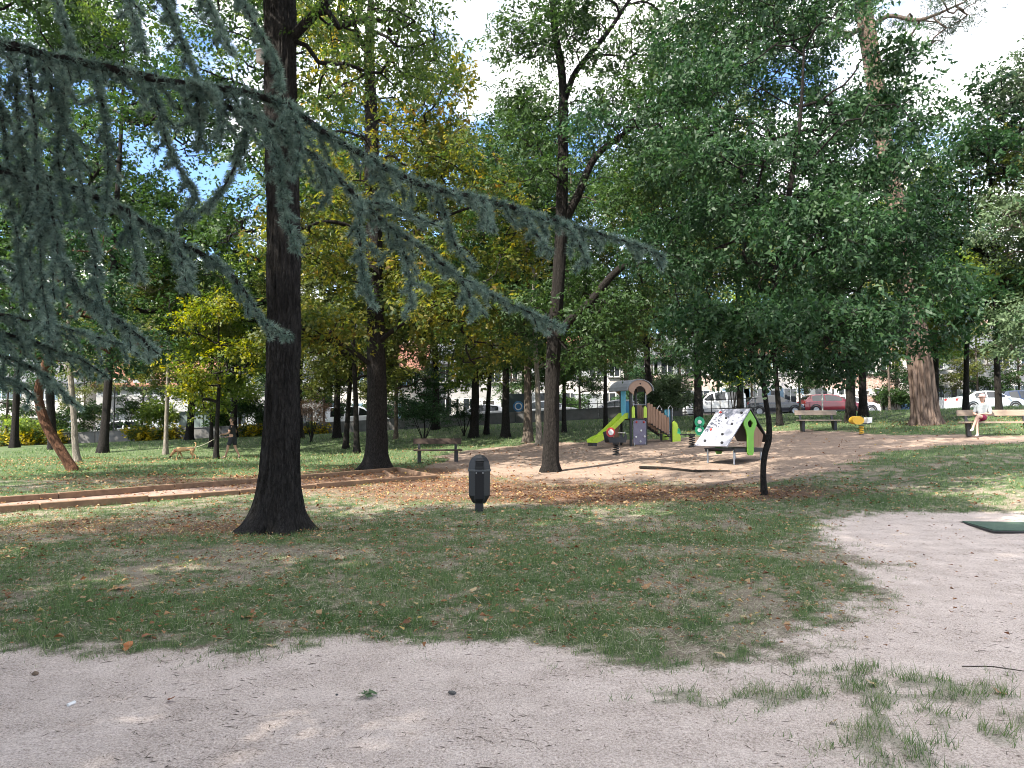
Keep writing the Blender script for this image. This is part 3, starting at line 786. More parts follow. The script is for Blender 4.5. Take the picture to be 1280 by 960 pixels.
lobes = [loc_lobe(b, *a) for a in ((730, 40, d0, 80, 80, 2.4, 62), (830, 110, d0 - 1, 100, 90, 2.6, 90), (648, 150, d0, 34, 70, 1.4, 22), (870, 240, d0 - 1.6, 90, 75, 2.2, 80), (800, 375, d0 + 1.2, 80, 50, 1.6, 50),
                                  (930, 50, d0 - 1, 110, 80, 2.6, 84), (735, 330, d0 + 1.5, 55, 40, 1.4, 8), (640, 60, d0, 26, 40, 1.2, 10), (760, 440, d0 + .4, 60, 26, 1.8, 26), (690, -70, d0, 110, 60, 2.5, 40), (860, -60, d0, 150, 60, 2.6, 60), (655, 400, d0 + .6, 30, 40, 1.4, 14), (765, 395, d0 - .9, 55, 28, .7, 16), (660, 225, d0, 36, 30, 1.2, 12))]
ms = make_tree_meshes('ash', 31, tr, lobes, T_ASH, limbs, per=11, twig_cnt=2, droop=0.65, start=0.45, off=0.32, clump=.62, tip=0.007,
                      trunk_kw=dict(sides=44, step=0.10, ridge=0.06, hs=6.0, seed=8, flare=(0.35, 0.2, 0.2, 0.6)))
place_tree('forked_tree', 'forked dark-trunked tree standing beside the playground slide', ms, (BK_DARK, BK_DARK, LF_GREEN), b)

# --- slim bent tree whose dark crown hangs over the climbing panel
b = at(955, 619); d0 = b[1]
tr = pline(b, [(955, 619, d0, 3.7), (954, 590, d0, 3.5), (956, 568, d0, 3.6), (961, 549, d0, 3.7), (961, 526, d0, 3.2), (957, 500, d0, 2.9), (954, 470, d0, 2.8), (955, 420, d0, 2.8), (968, 350, d0, 2.7), (985, 250, d0, 3.4), (1000, 150, d0, 2.4), (1005, 60, d0, 1.2)])
tr[0] = (0, 0, 0, tr[0][3])
lobes = [loc_lobe(b, *a) for a in ((985, 300, d0, 150, 90, 1.9, 105), (1050, 205, d0, 120, 85, 1.7, 80), (1000, 415, d0 - .4, 150, 36, 1.6, 78), (1115, 350, d0 + .4, 95, 70, 1.4, 60), (895, 400, d0, 75, 50, 1.3, 42), (860, 130, d0 + 1.5, 120, 90, 1.8, 60), (850, 300, d0 + 1.5, 90, 60, 1.6, 44), (960, -10, d0 + 1, 130, 60, 1.8, 60),
                                  (1075, 105, d0, 70, 55, 1.3, 36), (1140, 165, d0, 44, 34, 1.0, 15), (900, 210, d0 + .4, 80, 70, 1.5, 44), (1010, 60, d0 + .3, 70, 50, 1.4, 26), (930, 452, d0 - .3, 40, 14, .8, 16), (1060, 440, d0, 60, 22, 1.0, 22), (1150, 290, d0, 44, 60, 1.0, 20), (1130, 95, d0, 60, 24, .8, 9))]
limbs = [pline(b, [(953, 460, d0, 2.2), (985, 425, d0 - .3, 1.8), (1040, 405, d0 - .6, 1.2), (1090, 410, d0 - .7, .6)]), pline(b, [(965, 360, d0, 2.4), (1010, 320, d0, 2), (1070, 300, d0 + .2, 1.2), (1130, 300, d0 + .4, .6)]),
         pline(b, [(955, 430, d0, 2.2), (925, 395, d0, 1.8), (890, 380, d0, 1)])]
ms = make_tree_meshes('elm', 41, tr, lobes, T_ELM, limbs, per=12, twig_cnt=2, droop=1.0, start=0.5, off=0.20, up=0.5, clump=.46, tip=0.0055, tubemin=0.003, scale=(0.75, 1.2),
                      trunk_kw=dict(sides=28, step=0.06, ridge=0.07, hs=4.0, seed=4, flare=(0.35, 0.08, 0.1, 0.4)))
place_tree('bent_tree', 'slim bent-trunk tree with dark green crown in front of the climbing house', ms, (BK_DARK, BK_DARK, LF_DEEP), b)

# --- big ridged pine on the right
b = at(1157, 531); d0 = b[1]
k = d0 / 32.0
tr = pline(b, [(1158, 531, d0, 12.8), (1153, 490, d0, 12.6), (1148, 440, d0, 12.4), (1133, 330, d0, 11.5), (1107, 180, d0, 10.5), (1083, 25, d0, 9.5), (1072, -60, d0, 7.5), (1070, -150, d0, 4), (1072, -220, d0, 2)])
tr[0] = (0, 0, 0, tr[0][3])
lobes = [loc_lobe(b, *a) for a in ((1180, 15, d0 - 1, 75, 22, 2.4, 40), (1100, -50, d0, 90, 35, 3, 45), (1050, 40, d0, 26, 20, 1.2, 10), (1235, -10, d0, 40, 26, 2, 20), (1080, -160, d0, 120, 60, 4, 60), (1130, 70, d0, 30, 12, 1.2, 8), (1010, 10, d0 + 1, 40, 22, 2, 14))]
limbs = [pline(b, [(1083, 30, d0, 3.4), (1065, 42, d0 - .3, 2.8), (1048, 40, d0 - .6, 2), (1030, 58, d0 - 1, 1)]), pline(b, [(1084, 40, d0, 4), (1110, 20, d0 - .4, 3), (1150, 25, d0 - .8, 2.4), (1200, 5, d0 - 1, 1.4)]), pline(b, [(1080, -30, d0, 4), (1130, -60, d0, 3), (1200, -50, d0, 2)])]
T_PINE = cluster(14, 0.30, 0.20, 0.022, 8, 88)
ms = make_tree_meshes('pine', 51, tr, lobes, T_PINE, limbs, per=7, twig_cnt=3, droop=0.0, start=0.75, off=0.16, tip=0.012, up=0.3,
                      trunk_kw=dict(sides=72, step=0.10, ridge=0.24, hs=3.4, vs_=0.30, seed=12, lobes=7, flare=(0.35, 0.35, 0.22, 1.2)))
place_tree('pine_tree', 'large pale pine with deeply ridged trunk between the park benches', ms, (BK_PINE, BK_MID, LF_CONIFER), b)

# ------------------------------------------------------------------ shared types for the trees of the park
def std_tree(name, seed, h, r0, cb, rad, tmpl, nl, per, off, tip=0.012, lean=0.0, dr=0.4, sides=20, npts=24, flat=1.0):
    """generic broadleaf: h height, cb crown base height, rad crown radius"""
    rng = random.Random(seed)
    tr = [(0, 0, 0, r0), (lean * .3, .02 * h * rng.uniform(-1, 1), h * .2, r0 * .88), (lean * .7, .02 * h * rng.uniform(-1, 1), h * .45, r0 * .7), (lean, 0, h * .7, r0 * .42), (lean * 1.1, 0, h * .92, r0 * .12)]
    lobes = []
    for i in range(nl):
        a = 2 * math.pi * i / nl * 1.62 + rng.uniform(-.4, .4); t = (i + .5) / nl
        z = cb + (h - cb) * (0.10 + 0.82 * t); rr = rad * (0.62 if t < .7 else 0.40) * rng.uniform(.75, 1.1) * math.sin(math.pi * (0.2 + 0.72 * t)) ** .5
        s = rad * rng.uniform(.42, .60)
        lobes.append(((lean + rr * math.cos(a), rr * math.sin(a), z), (s, s, s * .62 * flat), npts))
    return make_tree_meshes(name, seed, tr, lobes, tmpl, per=per, twig_cnt=2, droop=dr, start=max(.15, cb / h * .8), off=off, tip=tip, step=.5,
                            trunk_kw=dict(sides=sides, step=0.2, ridge=0.06, hs=4, seed=seed, flare=(0.4, 0.25, 0.2, 0.7)), tubemin=0.008)
A1 = std_tree('park_a', 61, 15.5, 0.24, 2.8, 4.9, T_MID, 12, 8, 0.42, npts=48)
A2 = std_tree('park_b', 62, 18.0, 0.26, 3.4, 5.2, T_MID, 13, 8, 0.42, lean=0.5, npts=50)
A3 = std_tree('park_c', 63, 9.0, 0.13, 2.2, 2.9, T_MID, 8, 7, 0.32, npts=34)
A4 = std_tree('park_d', 64, 11.5, 0.16, 2.1, 3.6, T_MID, 10, 7, 0.36, lean=-0.5, npts=40)
F1 = std_tree('far_a', 71, 17, 0.30, 1.6, 6.0, T_FAR, 12, 7, 0.7, tip=.02, npts=36)
F2 = std_tree('far_b', 72, 12, 0.22, 1.2, 5.2, T_FAR, 10, 7, 0.7, tip=.02, npts=36)
def park_tree(kind, lf, bk, name, label, px, py=None, d=None, rz=0.0, s=1.0, group='trees of the park', w=1.0):
    base = {'A1': A1, 'A2': A2, 'A3': A3, 'A4': A4, 'F1': F1, 'F2': F2}[kind]
    p = at(px, py) if d is None else on(px, d)
    t = thing(name, label, 'tree', p, rz, group, (s * w, s * w, s))
    for pn, me, m in zip(('trunk', 'branches', 'crown'), base, (bk, bk, lf)):
        if len(me.materials) == 0: me.materials.append(m)
        o = link(pn, me, t)
        if pn == 'trunk': k_ = min(1.0, .80 / (s * w)); o.scale = (k_, k_, 1)
        o.material_slots[0].link = 'OBJECT'; o.material_slots[0].material = m
        if pn != 'trunk': o['kind'] = 'stuff'
    return t
PT = [
 # kind, leaf, bark, name, label, px, py, rot, scale
 ('A2', LF_GREEN, BK_DARK, 'park_tree', 'straight trunk with spreading root flare behind the pale thin trunk', 129, 566, 0.3, 1.35),
 ('A1', LF_LIGHT, BK_DARK, 'park_tree', 'dark trunk leaning back near the white car behind the wall', 158, 548, 1.9, 1.2),
 ('A1', LF_LIGHT, BK_DARK, 'park_tree', 'thick dark trunk between the yellow flower clumps', 195, 546, 3.1, 1.3),
 ('A3', LF_OLIVE, BK_PALE, 'slim_tree', 'slim grey-barked tree behind the sniffing dog', 207, 568, 0.7, 1.05),
 ('A2', LF_LIGHT, BK_DARK, 'park_tree', 'dark trunk leaning in front of the grey-green cabin', 236, 550, 4.4, 0.86),
 ('A3', LF_YELLOW, BK_DARK, 'slim_tree', 'slim black trunk with bright yellow leaves beside the dog walker', 270, 574, 2.2, 0.85),
 ('A3', LF_LIGHT, BK_DARK, 'slim_tree', 'thin light green sapling just behind the slim black trunk', 264, 559, 5.2, 0.85),
 ('A1', LF_GREEN, BK_DARK, 'park_tree', 'dark tree behind the dog walker near the yellow flowers', 292, 547, 0.4, 0.9),
 ('A2', LF_GREEN, BK_DARK, 'park_tree', 'tall tree behind the bent reddish trunk', 66, 562, 2.6, 1.4),
 ('A4', LF_OLIVE, BK_DARK, 'slim_tree', 'slim tree leaning towards the thicker yellow-leaved trunk', 432, 561, 3.4, 1.0),
 ('A4', LF_OLIVE, BK_DARK, 'slim_tree', 'slim straight tree just beside the yellow-orange tree', 446, 567, 1.0, 1.05),
 ('A1', LF_OLIVE, BK_DARK, 'park_tree', 'dark trunk in front of the low wall near the white van', 421, 548, 5.5, 0.85),
 ('A3', LF_DEEP, BK_MID, 'slim_tree', 'small tree behind the dark shrub and the shaded bench', 495, 549, 0.2, 0.9),
 ('A2', LF_OLIVE, BK_DARK, 'park_tree', 'leaning trunk on the lawn behind the litter bin', 592, 547, 3.9, 0.84),
 ('A4', LF_LIGHT, BK_DARK, 'slim_tree', 'slim leaning tree in front of the parked white cars', 608, 543, 2.9, 0.95),
 ('A1', LF_DEEP, BK_DARK, 'park_tree', 'straight dark trunk on the lawn near the blue panel', 632, 547, 1.2, 1.0),
 ('A1', LF_GREEN, BK_MID, 'park_tree', 'brown trunk at the edge of the sandy ground', 660, 553, 4.9, 0.98),
 ('A4', LF_GREEN, BK_PALE, 'slim_tree', 'pale grey leaning trunk at the edge of the sandy ground', 674, 556, 0.9, 1.05),
 ('A3', LF_GREEN, BK_DARK, 'slim_tree', 'slim straight trunk on the sunny lawn left of the slide', 705, 541, 2.0, 1.1),
 ('A3', LF_OLIVE, BK_DARK, 'slim_tree', 'thin dark trunk just behind the playground slide', 757, 538, 3.0, 1.1),
 ('A1', LF_OLIVE, BK_DARK, 'park_tree', 'dark leaning trunk in front of the white van', 873, 537, 2.4, 1.0),
 ('A2', LF_DEEP, BK_DARK, 'park_tree', 'dark trunk behind the far bench and the yellow spring rider', 1063, 529, 3.3, 0.92),
 ('A1', LF_GREEN, BK_DARK, 'park_tree', 'dark trunk on the sunny verge in front of the stone wall', 1079, 521, 0.9, 0.9),
 ('A4', LF_DEEP, BK_DARK, 'slim_tree', 'slim tree in front of the parked black car', 975, 532, 0.0, 0.85),
 ('A4', LF_LIGHT, BK_DARK, 'park_tree', 'yellow-green tree just behind the ridged pine', 1170, 519, 1.5, 1.05),
 ('A4', LF_OLIVE, BK_DARK, 'park_tree', 'dark trunk in front of the silver car', 1207, 519, 2.9, 1.15),
 ('A4', LF_DEEP, BK_DARK, 'park_tree', 'dark trunk behind the seated woman', 1249, 521, 4.2, 1.35),
]
for i, (kd, lf, bk, nm, lab, px, py, rz, s) in enumerate(PT):
    park_tree(kd, lf, bk, nm, lab, px, py, rz=rz, s=s)
# trees whose trunks stand outside the frame or behind others
park_tree('A2', LF_SILVER, BK_MID, 'grey_leaved_tree', 'pale blue-green leaved tree at the end of the bench with the seated woman', 1322, d=33, rz=0.5, s=0.95)
park_tree('A4', LF_SILVER, BK_MID, 'grey_leaved_tree', 'low pale blue-green tree hanging over the end of the bench', 1318, d=29, rz=2.5, s=1.0)
park_tree('A2', LF_GREEN, BK_DARK, 'park_tree', 'leafy tree beyond the timber edging at the lawn corner', -233, d=16, rz=1.0, s=1.0)
park_tree('A2', LF_GREEN, BK_DARK, 'park_tree', 'tall leafy tree hidden behind the big dark trunk', 348, d=36, rz=2.0, s=1.35)
park_tree('A2', LF_GREEN, BK_DARK, 'park_tree', 'leafy tree hidden behind the forked trunk', 692, d=41, rz=0.7, s=1.1)
for i, (x, y, s_, rz) in enumerate(((-13, -3.5, 1.15, 0), (-5.5, -6.5, 1.2, 2), (-19, 1.5, 1.1, 4), (2.5, -10, 1.25, 1), (-12, -12, 1.3, 3), (-20, -7, 1.2, 5), (-9, -2.2, 1.15, 2.4), (-4.2, -3.4, 1.2, 0.6), (-1.2, -5.2, 1.15, 3.6), (-8, -6, 1.25, 5.4), (-6.4, -4.6, 1.15, 1.5), (-11.3, -4.6, 1.2, 4.5))):
    t = park_tree('A2', LF_GREEN, BK_DARK, 'shade_tree', 'unseen tall leafy tree added out of view to shade the foreground', 640, d=10, rz=rz, s=s_, group='unseen trees added to shade the foreground')
    t.location = (x, y, g(x, y))  # unseen trees, added outside the view to shade the foreground
park_tree('A1', LF_DEEP, BK_DARK, 'park_tree', 'dark leafy tree standing between climbing house and street', 925, d=44, rz=1.2, s=1.0)
park_tree('A2', LF_GREEN, BK_DARK, 'park_tree', 'tall tree behind the play tower beside the street', 815, d=45, rz=2.2, s=1.0)
park_tree('A1', LF_GREEN, BK_DARK, 'park_tree', 'tall leafy tree behind the low wall beside the flowers', 20, d=42, rz=0.5, s=1.1)
park_tree('A2', LF_OLIVE, BK_DARK, 'park_tree', 'tall olive-green tree behind the yellow-orange one', 545, d=43, rz=3.5, s=1.05)
park_tree('A2', LF_LIGHT, BK_DARK, 'park_tree', 'tall yellow-green tree behind the big dark trunk', 375, d=42, rz=1.0, s=1.0)
# beyond the street
HOUSE_AT = ((112, 'the white house beyond the wide yellow flowers'), (276, 'the long grey house beyond the cabin'), (410, 'the pale grey house beyond the dog walker'), (534, 'the white house beyond the yellow-orange tree'), (658, 'the grey house beyond the central trunks'), (785, 'the white house with grey garage beyond the slide'),
            (900, 'the pink-grey house beyond the white van'), (1008, 'the white house beyond the black hatchback'), (1125, 'the stone house'), (1305, 'the white house beyond the silver saloon'), (9999, 'the grey house beyond the navy car'))
bgx = list(range(-60, 1400, 78))
for i, px in enumerate(bgx):
    rr = random.Random(900 + i)
    d = rr.uniform(70, 84)
    lf = (LF_GREEN, LF_DEEP, LF_OLIVE, LF_LIGHT)[rr.randrange(4)]
    park_tree(('F1', 'F2')[rr.random() < .4], lf, BK_MID, 'background_tree', '%s tree behind %s' % ({'leaf_green': 'mid green', 'leaf_deep': 'dark green', 'leaf_olive': 'olive green', 'leaf_light': 'light green'}[lf.name], [h for x_, h in HOUSE_AT if px < x_][0]), px + rr.uniform(-20, 20), d=d, rz=rr.uniform(0, 6), s=rr.uniform(.9, 1.25), group='trees behind the houses')

# bent reddish trunk, lower left
b = at(92, 589); d0 = b[1]
tr = pline(b, [(94, 589, d0, 6.0), (82, 572, d0, 5.8), (70, 553, d0, 5.7), (58, 532, d0, 5.6), (51, 512, d0, 5.5), (48, 490, d0, 5.2), (56, 460, d0, 5.6), (66, 420, d0, 5), (70, 370, d0, 4), (74, 320, d0, 2)])
tr[0] = (0, 0, 0, tr[0][3])
lobes = [loc_lobe(b, *a) for a in ((60, 430, d0, 80, 34, 2.0, 46), (100, 370, d0, 90, 45, 2.2, 50), (20, 380, d0, 70, 45, 2.0, 40), (150, 430, d0, 50, 30, 1.6, 24), (80, 310, d0, 80, 50, 2, 36))]
ms = make_tree_meshes('yew', 81, tr, lobes, T_MID, per=4, twig_cnt=2, droop=0.5, start=0.5, off=0.26, tip=0.009, trunk_kw=dict(sides=30, step=0.08, ridge=0.06, hs=4, seed=3, flare=(0.15, 0.15, 0.05, 0.5)))
place_tree('leaning_tree', 'bent reddish-brown trunk leaning over the lawn with dark green crown', ms, (BK_RED, BK_RED, LF_DEEP), b)
# pale thin trunk next to it
b = at(97, 578); d0 = b[1]
tr = pline(b, [(98, 578, d0, 4.2), (94, 555, d0, 3.8), (92, 520, d0, 3.6), (89, 480, d0, 3.4), (86, 440, d0, 2.6), (85, 380, d0, 1.4)])
tr[0] = (0, 0, 0, tr[0][3])
lobes = [loc_lobe(b, *a) for a in ((90, 470, d0, 36, 30, 1.2, 16), (110, 430, d0, 40, 30, 1.2, 18), (70, 400, d0, 40, 35, 1.2, 18))]
ms = make_tree_meshes('pale', 82, tr, lobes, T_MID, per=3, twig_cnt=2, droop=0.5, start=0.3, off=0.24, tip=0.008, trunk_kw=dict(sides=18, step=0.1, ridge=0.05, hs=3, seed=6, flare=(0.3, 0.15, 0.1, 0.5)))
place_tree('slim_tree', 'pale thin trunk standing beside the bent reddish trunk', ms, (BK_PALE, BK_PALE, LF_OLIVE), b, group='trees of the park')

# shrubs
def shrub(name, label, lf, px, py, wpx, hpx, tmpl, n, per, seed, base=0.15, cat='shrub', d=None, group=None, off=0.12):
    p = at(px, py) if d is None else on(px, d); dd = p[1]; w = wpx * dd / F; h = hpx * dd / F
    rng = random.Random(seed)
    tr = [(0, 0, 0, .035), (.03, 0, h * .25, .03), (0, .03, h * .5, .02), (0, 0, h * .8, .01)]
    lobes = []
    for i in range(6):
        a = i * 1.05 + rng.random(); z = h * (base + (1 - base) * rng.uniform(.25, .78)); r_ = w * .25
        lobes.append(((r_ * math.cos(a), r_ * .7 * math.sin(a), z), (w * .26, w * .22, h * .22), n))
    limbs = []
    for i in range(4):
        a = i * 1.6 + rng.random(); limbs.append([(0, 0, .02, .022), (w * .1 * math.cos(a), w * .1 * math.sin(a), h * .3, .018), (w * .2 * math.cos(a), w * .2 * math.sin(a), h * .6, .01)])
    ms_ = make_tree_meshes(name, seed, tr, lobes, tmpl, limbs, per=per, twig_cnt=2, droop=.2, start=.1, off=off, tip=.004, step=.25, trunk_kw=dict(sides=8, step=.1, ridge=.03, hs=2), tubemin=.003)
    t = thing(name, label, cat, p, 0, group)
    for pn, me, m in zip(('stem', 'branches', 'foliage'), ms_, (BK_DARK, BK_DARK, lf)):
        o = link(pn, me, t, m)
        if pn != 'stem': o['kind'] = 'stuff'
    return t
shrub('holly_bush', 'dark evergreen bush standing right behind the shaded bench', LF_DEEP, 530, 554, 88, 66, T_SMALL, 40, 8, 91, .18)
shrub('holly_bush', 'broad dark bush between the shaded bench and the litter bin lawn', LF_DEEP, 580, 545, 60, 48, T_SMALL, 32, 8, 92, .05)
shrub('pale_shrub', 'silvery sunlit shrub behind the play tower ladder', LF_SILVER, 838, 521, 66, 66, T_MID, 40, 5, 93, .02, d=44)
shrub('small_tree', 'small pinkish-brown leaved tree near the big dark trunk', LF_PINK, 389, 553, 52, 66, T_SMALL, 34, 7, 94, .35)
shrub('lime_sapling', 'bright lime-green sapling above the climbing house roof', LF_LIME, 917, 520, 34, 80, T_MID, 12, 3, 95, .55, d=41, cat='sapling')
for i, (px, w, h, dd) in enumerate(((18, 60, 22, 45.6), (62, 40, 18, 45.8), (180, 34, 14, 46.0), (214, 26, 14, 46.2), (312, 34, 15, 46.2), (345, 30, 12, 46.2), (396, 26, 10, 46.3))):
    lab = ('wide clump of yellow flowers behind the low wall', 'yellow flower clump behind the reddish bent trunk', 'yellow flower clump left of the thick dark trunk', 'yellow flower clump beside the grey-green cabin', 'yellow flower clump behind the dog walker', 'yellow flower clump behind the big dark trunk', 'small yellow flower clump near the pinkish small tree')[i]
    shrub('flower_clump', lab, LF_FLOWER, px, 540, w, h, T_MID, 12, 6, 200 + i, .0, cat='flowers', d=dd, group='yellow flowers along the low wall', off=.15)
for i, (px, w, h, dd, lf, lab) in enumerate(((40, 120, 60, 47.4, LF_LIGHT, 'tall green shrub behind the wide yellow flowers'), (325, 60, 46, 47.4, LF_GREEN, 'round green shrub on the pavement behind the dog walker'), (712, 70, 44, 60.6, LF_GREEN, 'green shrub beside the grey garden gate across the street'),
                                  (790, 60, 40, 60.4, LF_DEEP, 'dark hedge bush across the street behind the tower'), (1120, 50, 40, 60.3, LF_GREEN, 'green bush beside the blue gate'), (520, 80, 44, 47.6, LF_DEEP, 'dark bush on the pavement behind the shaded bench'), (100, 80, 54, 47.6, LF_GREEN, 'green bush behind the bent reddish trunk at the wall'), (205, 70, 60, 47.7, LF_LIGHT, 'light green bush between cabin and thick dark trunk'), (275, 50, 44, 47.5, LF_GREEN, 'green bush right of the cabin'), (460, 70, 40, 60.6, LF_GREEN, 'green bush across the street behind the white van at the wall'), (1245, 80, 50, 60.6, LF_GREEN, 'green bush across the street behind the seated woman'))):
    shrub('street_shrub', lab, lf, px, 520, w, h, T_MID, 30, 5, 300 + i, .0, d=dd, off=.18)

# low street trees and hedges that screen the houses
for i, (px, d, kd, lf, sc, lab) in enumerate((
    (10, 47.6, 'A3', LF_GREEN, .62, 'low green street tree behind the wide yellow flowers'), (105, 60.4, 'A3', LF_OLIVE, .75, 'low street tree across the road from the white bonnet'), (178, 47.7, 'A3', LF_GREEN, .55, 'low street tree near the white hatchback behind the wall'),
    (300, 47.8, 'A3', LF_LIGHT, .60, 'low light-green street tree behind the dog walker'), (352, 60.4, 'A3', LF_GREEN, .8, 'low street tree behind the pinkish small tree'), (405, 47.7, 'A3', LF_GREEN, .55, 'low street tree beside the white van at the wall'),
    (480, 60.3, 'A3', LF_OLIVE, .8, 'low street tree across the road behind the yellow-orange tree'), (560, 47.8, 'A3', LF_DEEP, .6, 'low dark street tree behind the broad dark bush'), (640, 60.4, 'A3', LF_GREEN, .8, 'low street tree across the road behind the round emblem'),
    (725, 47.9, 'A3', LF_GREEN, .6, 'low street tree behind the railing near the slide'), (815, 60.4, 'A3', LF_DEEP, .85, 'low dark street tree behind the tower roof'), (850, 60.3, 'A3', LF_GREEN, .75, 'low street tree behind the silvery sunlit shrub'),
    (940, 60.4, 'A3', LF_OLIVE, .8, 'low street tree behind the lime sapling'), (1000, 47.9, 'A3', LF_GREEN, .55, 'low street tree between black and red cars'), (1112, 60.0, 'A3', LF_DEEP, .8, 'low dark street tree beside the blue gate'),
    (1160, 60.3, 'A3', LF_GREEN, .75, 'low street tree behind the ridged pine'), (1222, 60.4, 'A3', LF_OLIVE, .85, 'low street tree behind the silver saloon'), (1275, 60.3, 'A3', LF_GREEN, .85, 'low street tree behind the navy car'))):
    park_tree(kd, lf, BK_MID, 'street_tree', lab, px, d=d, rz=i * 1.3, s=sc, group='low trees along the street', w=1.15)
# ------------------------------------------------------------------ blue cedar reaching in from the left
rngc = np.random.default_rng(501)
CED_BASE = np.array([-7.0, 3.6, 0.0]); CED_BASE[2] = g(-7.0, 3.6)
cedar = thing('cedar_tree', 'blue-green cedar with drooping needle-covered branches reaching over the lawn', 'tree', CED_BASE)
need_o, need_d, need_s = [], [], []            # shoot origin, axis, size
def wpl(pts): return np.array([[*P(px, py, d), w * d / F] for px, py, d, w in pts])
tube_parts = []
def shoots_along(pl, every, all_round=True, size=1.0, skip=0.0, ntuft=2):
    """short needle tufts along a resampled line (rows x,y,z,r)"""
    seg = np.diff(pl[:, :3], axis=0); L = np.linalg.norm(seg, axis=1); cum = np.concatenate([[0], np.cumsum(L)])
    n = int(cum[-1] / every * ntuft)
    if n < 1: return
    s = rngc.random(n) * cum[-1]
    if skip: s = s[s > skip]
    i = np.clip(np.searchsorted(cum, s) - 1, 0, len(seg) - 1); t = ((s - cum[i]) / (L[i] + 1e-9))[:, None]
    p = pl[i, :3] + seg[i] * t; ax = unit(seg[i]); r = pl[i, 3]
    sd = rngc.normal(size=(len(s), 3)); sd = unit(sd - (sd * ax).sum(1, keepdims=True) * ax)
    if not all_round: sd[:, 2] = np.abs(sd[:, 2]) + 0.2; sd = unit(sd)
    need_o.append(p + sd * r[:, None]); need_d.append(unit(sd + ax * 0.55)); need_s.append(np.full(len(s), size) * rngc.uniform(.75, 1.25, len(s)))
def cedar_branch(pts, twigs=True, every=0.011, dens=1.0, tl=(0.10, 0.34), hang=0.55, bare=0.0, size=1.0, tw_step=0.10):
    pl = resample(wpl(pts), 0.06)
    pl[:, :3] += np.cumsum(rngc.normal(0, 0.005, (len(pl), 3)), 0) * 0.7
    parts = [(pl, 7)]
    L = np.concatenate([[0], np.cumsum(np.linalg.norm(np.diff(pl[:, :3], axis=0), axis=1))])
    fine = pl[:, 3].max() < 0.012
    shoots_along(pl, every, all_round=True, size=size, skip=bare * L[-1], ntuft=2 if fine else 2.4)
    if twigs:
        s = bare * L[-1] * 0.5 + 0.05; side = 1
        while s < L[-1] - 0.03:
            i = min(int(np.searchsorted(L, s)), len(pl) - 2)
            ax = unit(pl[i + 1, :3] - pl[i, :3]); lat = unit(np.cross(ax, [0, 0, 1.0])) * side
            k = 1 - 0.55 * s / L[-1]
            ln = rngc.uniform(*tl) * k
            dr = unit(ax * rngc.uniform(.35, .8) + lat * rngc.uniform(.3, .9) + np.array([0, 0, -hang * rngc.uniform(.3, 1.5)]) + rngc.normal(0, .15, 3))
            m = max(3, int(ln / 0.04)); q = [np.append(pl[i, :3], 0.0045)]
            for j in range(m):
                dr = unit(dr + np.array([0, 0, -0.10 * hang]) + rngc.normal(0, .06, 3))
                q.append(np.append(q[-1][:3] + dr * ln / m, 0.0045 * (1 - .7 * j / m)))
            q = np.array(q); parts.append((q, 4)); shoots_along(q, every * .9, size=size * .95)
            side = -side; s += tw_step * rngc.uniform(.5, 1.5)
    vs_, fs_, o0 = [], [], 0
    for q, n in parts:
        v, f = tubes_np(q[:-1, :3], q[1:, :3], np.maximum(q[:-1, 3], .0015), np.maximum(q[1:, 3], .0015), n)
        vs_.append(v); fs_.append(f + o0); o0 += len(v)
    o = link('branch', mesh_np('cedar_branch', np.vstack(vs_) - CED_BASE, np.vstack(fs_), True), cedar, BK_DARK)
    return pl
B = [  # main boughs (px, py, distance, radius px)
 dict(pts=[(-420, -20, 3.7, 8), (-150, 28, 3.8, 7), (0, 52, 3.9, 6), (55, 66, 4.0, 5.6), (187, 94, 4.1, 5), (294, 108, 4.2, 4.4), (353, 126, 4.3, 4.1), (400, 157, 4.3, 3.8), (469, 199, 4.4, 4), (516, 222, 4.4, 3.6), (587, 241, 4.5, 3.2), (650, 259, 4.5, 2.8), (712, 279, 4.6, 2.2), (765, 296, 4.6, 1.7), (812, 318, 4.6, 1)], tl=(.12, .36), hang=.8, tw_step=.08),
 dict(pts=[(260, 112, 4.2, 4), (281, 131, 4.15, 3.8), (344, 160, 4.1, 3.6), (398, 203, 4.1, 3.3), (453, 256, 4.1, 3), (497, 291, 4.1, 2.7), (529, 313, 4.1, 2.5), (574, 346, 4.1, 2.1), (613, 368, 4.1, 1.7), (658, 391, 4.1, 1.2), (698, 409, 4.1, .7)], tl=(.10, .26), bare=.12, hang=.7, tw_step=.085),
 dict(pts=[(455, 256, 4.1, 1.8), (478, 256, 4.1, 1.7), (510, 272, 4.05, 1.4), (548, 289, 4.0, .8)], tl=(.06, .14)),
 dict(pts=[(540, 232, 4.4, 2), (552, 255, 4.35, 1.8), (562, 280, 4.3, 1.6), (576, 312, 4.3, 1.3), (598, 336, 4.3, .8)], tl=(.05, .14)),
 dict(pts=[(-300, 150, 4.3, 9), (-60, 190, 4.4, 7), (66, 226, 4.4, 5.5), (146, 259, 4.5, 4.6), (197, 287, 4.5, 4), (236, 307, 4.5, 3.4), (285, 336, 4.6, 2.8), (315, 372, 4.6, 2.2), (331, 402, 4.6, 1.6), (368, 420, 4.6, .9)], tl=(.12, .34), hang=.9, tw_step=.085),
 dict(pts=[(-200, 190, 4.0, 7), (0, 215, 4.1, 5.5), (60, 290, 4.1, 4.6), (95, 362, 4.1, 4), (148, 402, 4.1, 3.2), (178, 424, 4.1, 2), (200, 440, 4.1, 1)], tl=(.12, .32), hang=.9, tw_step=.08),
]
for bdict in B: cedar_branch(**bdict)
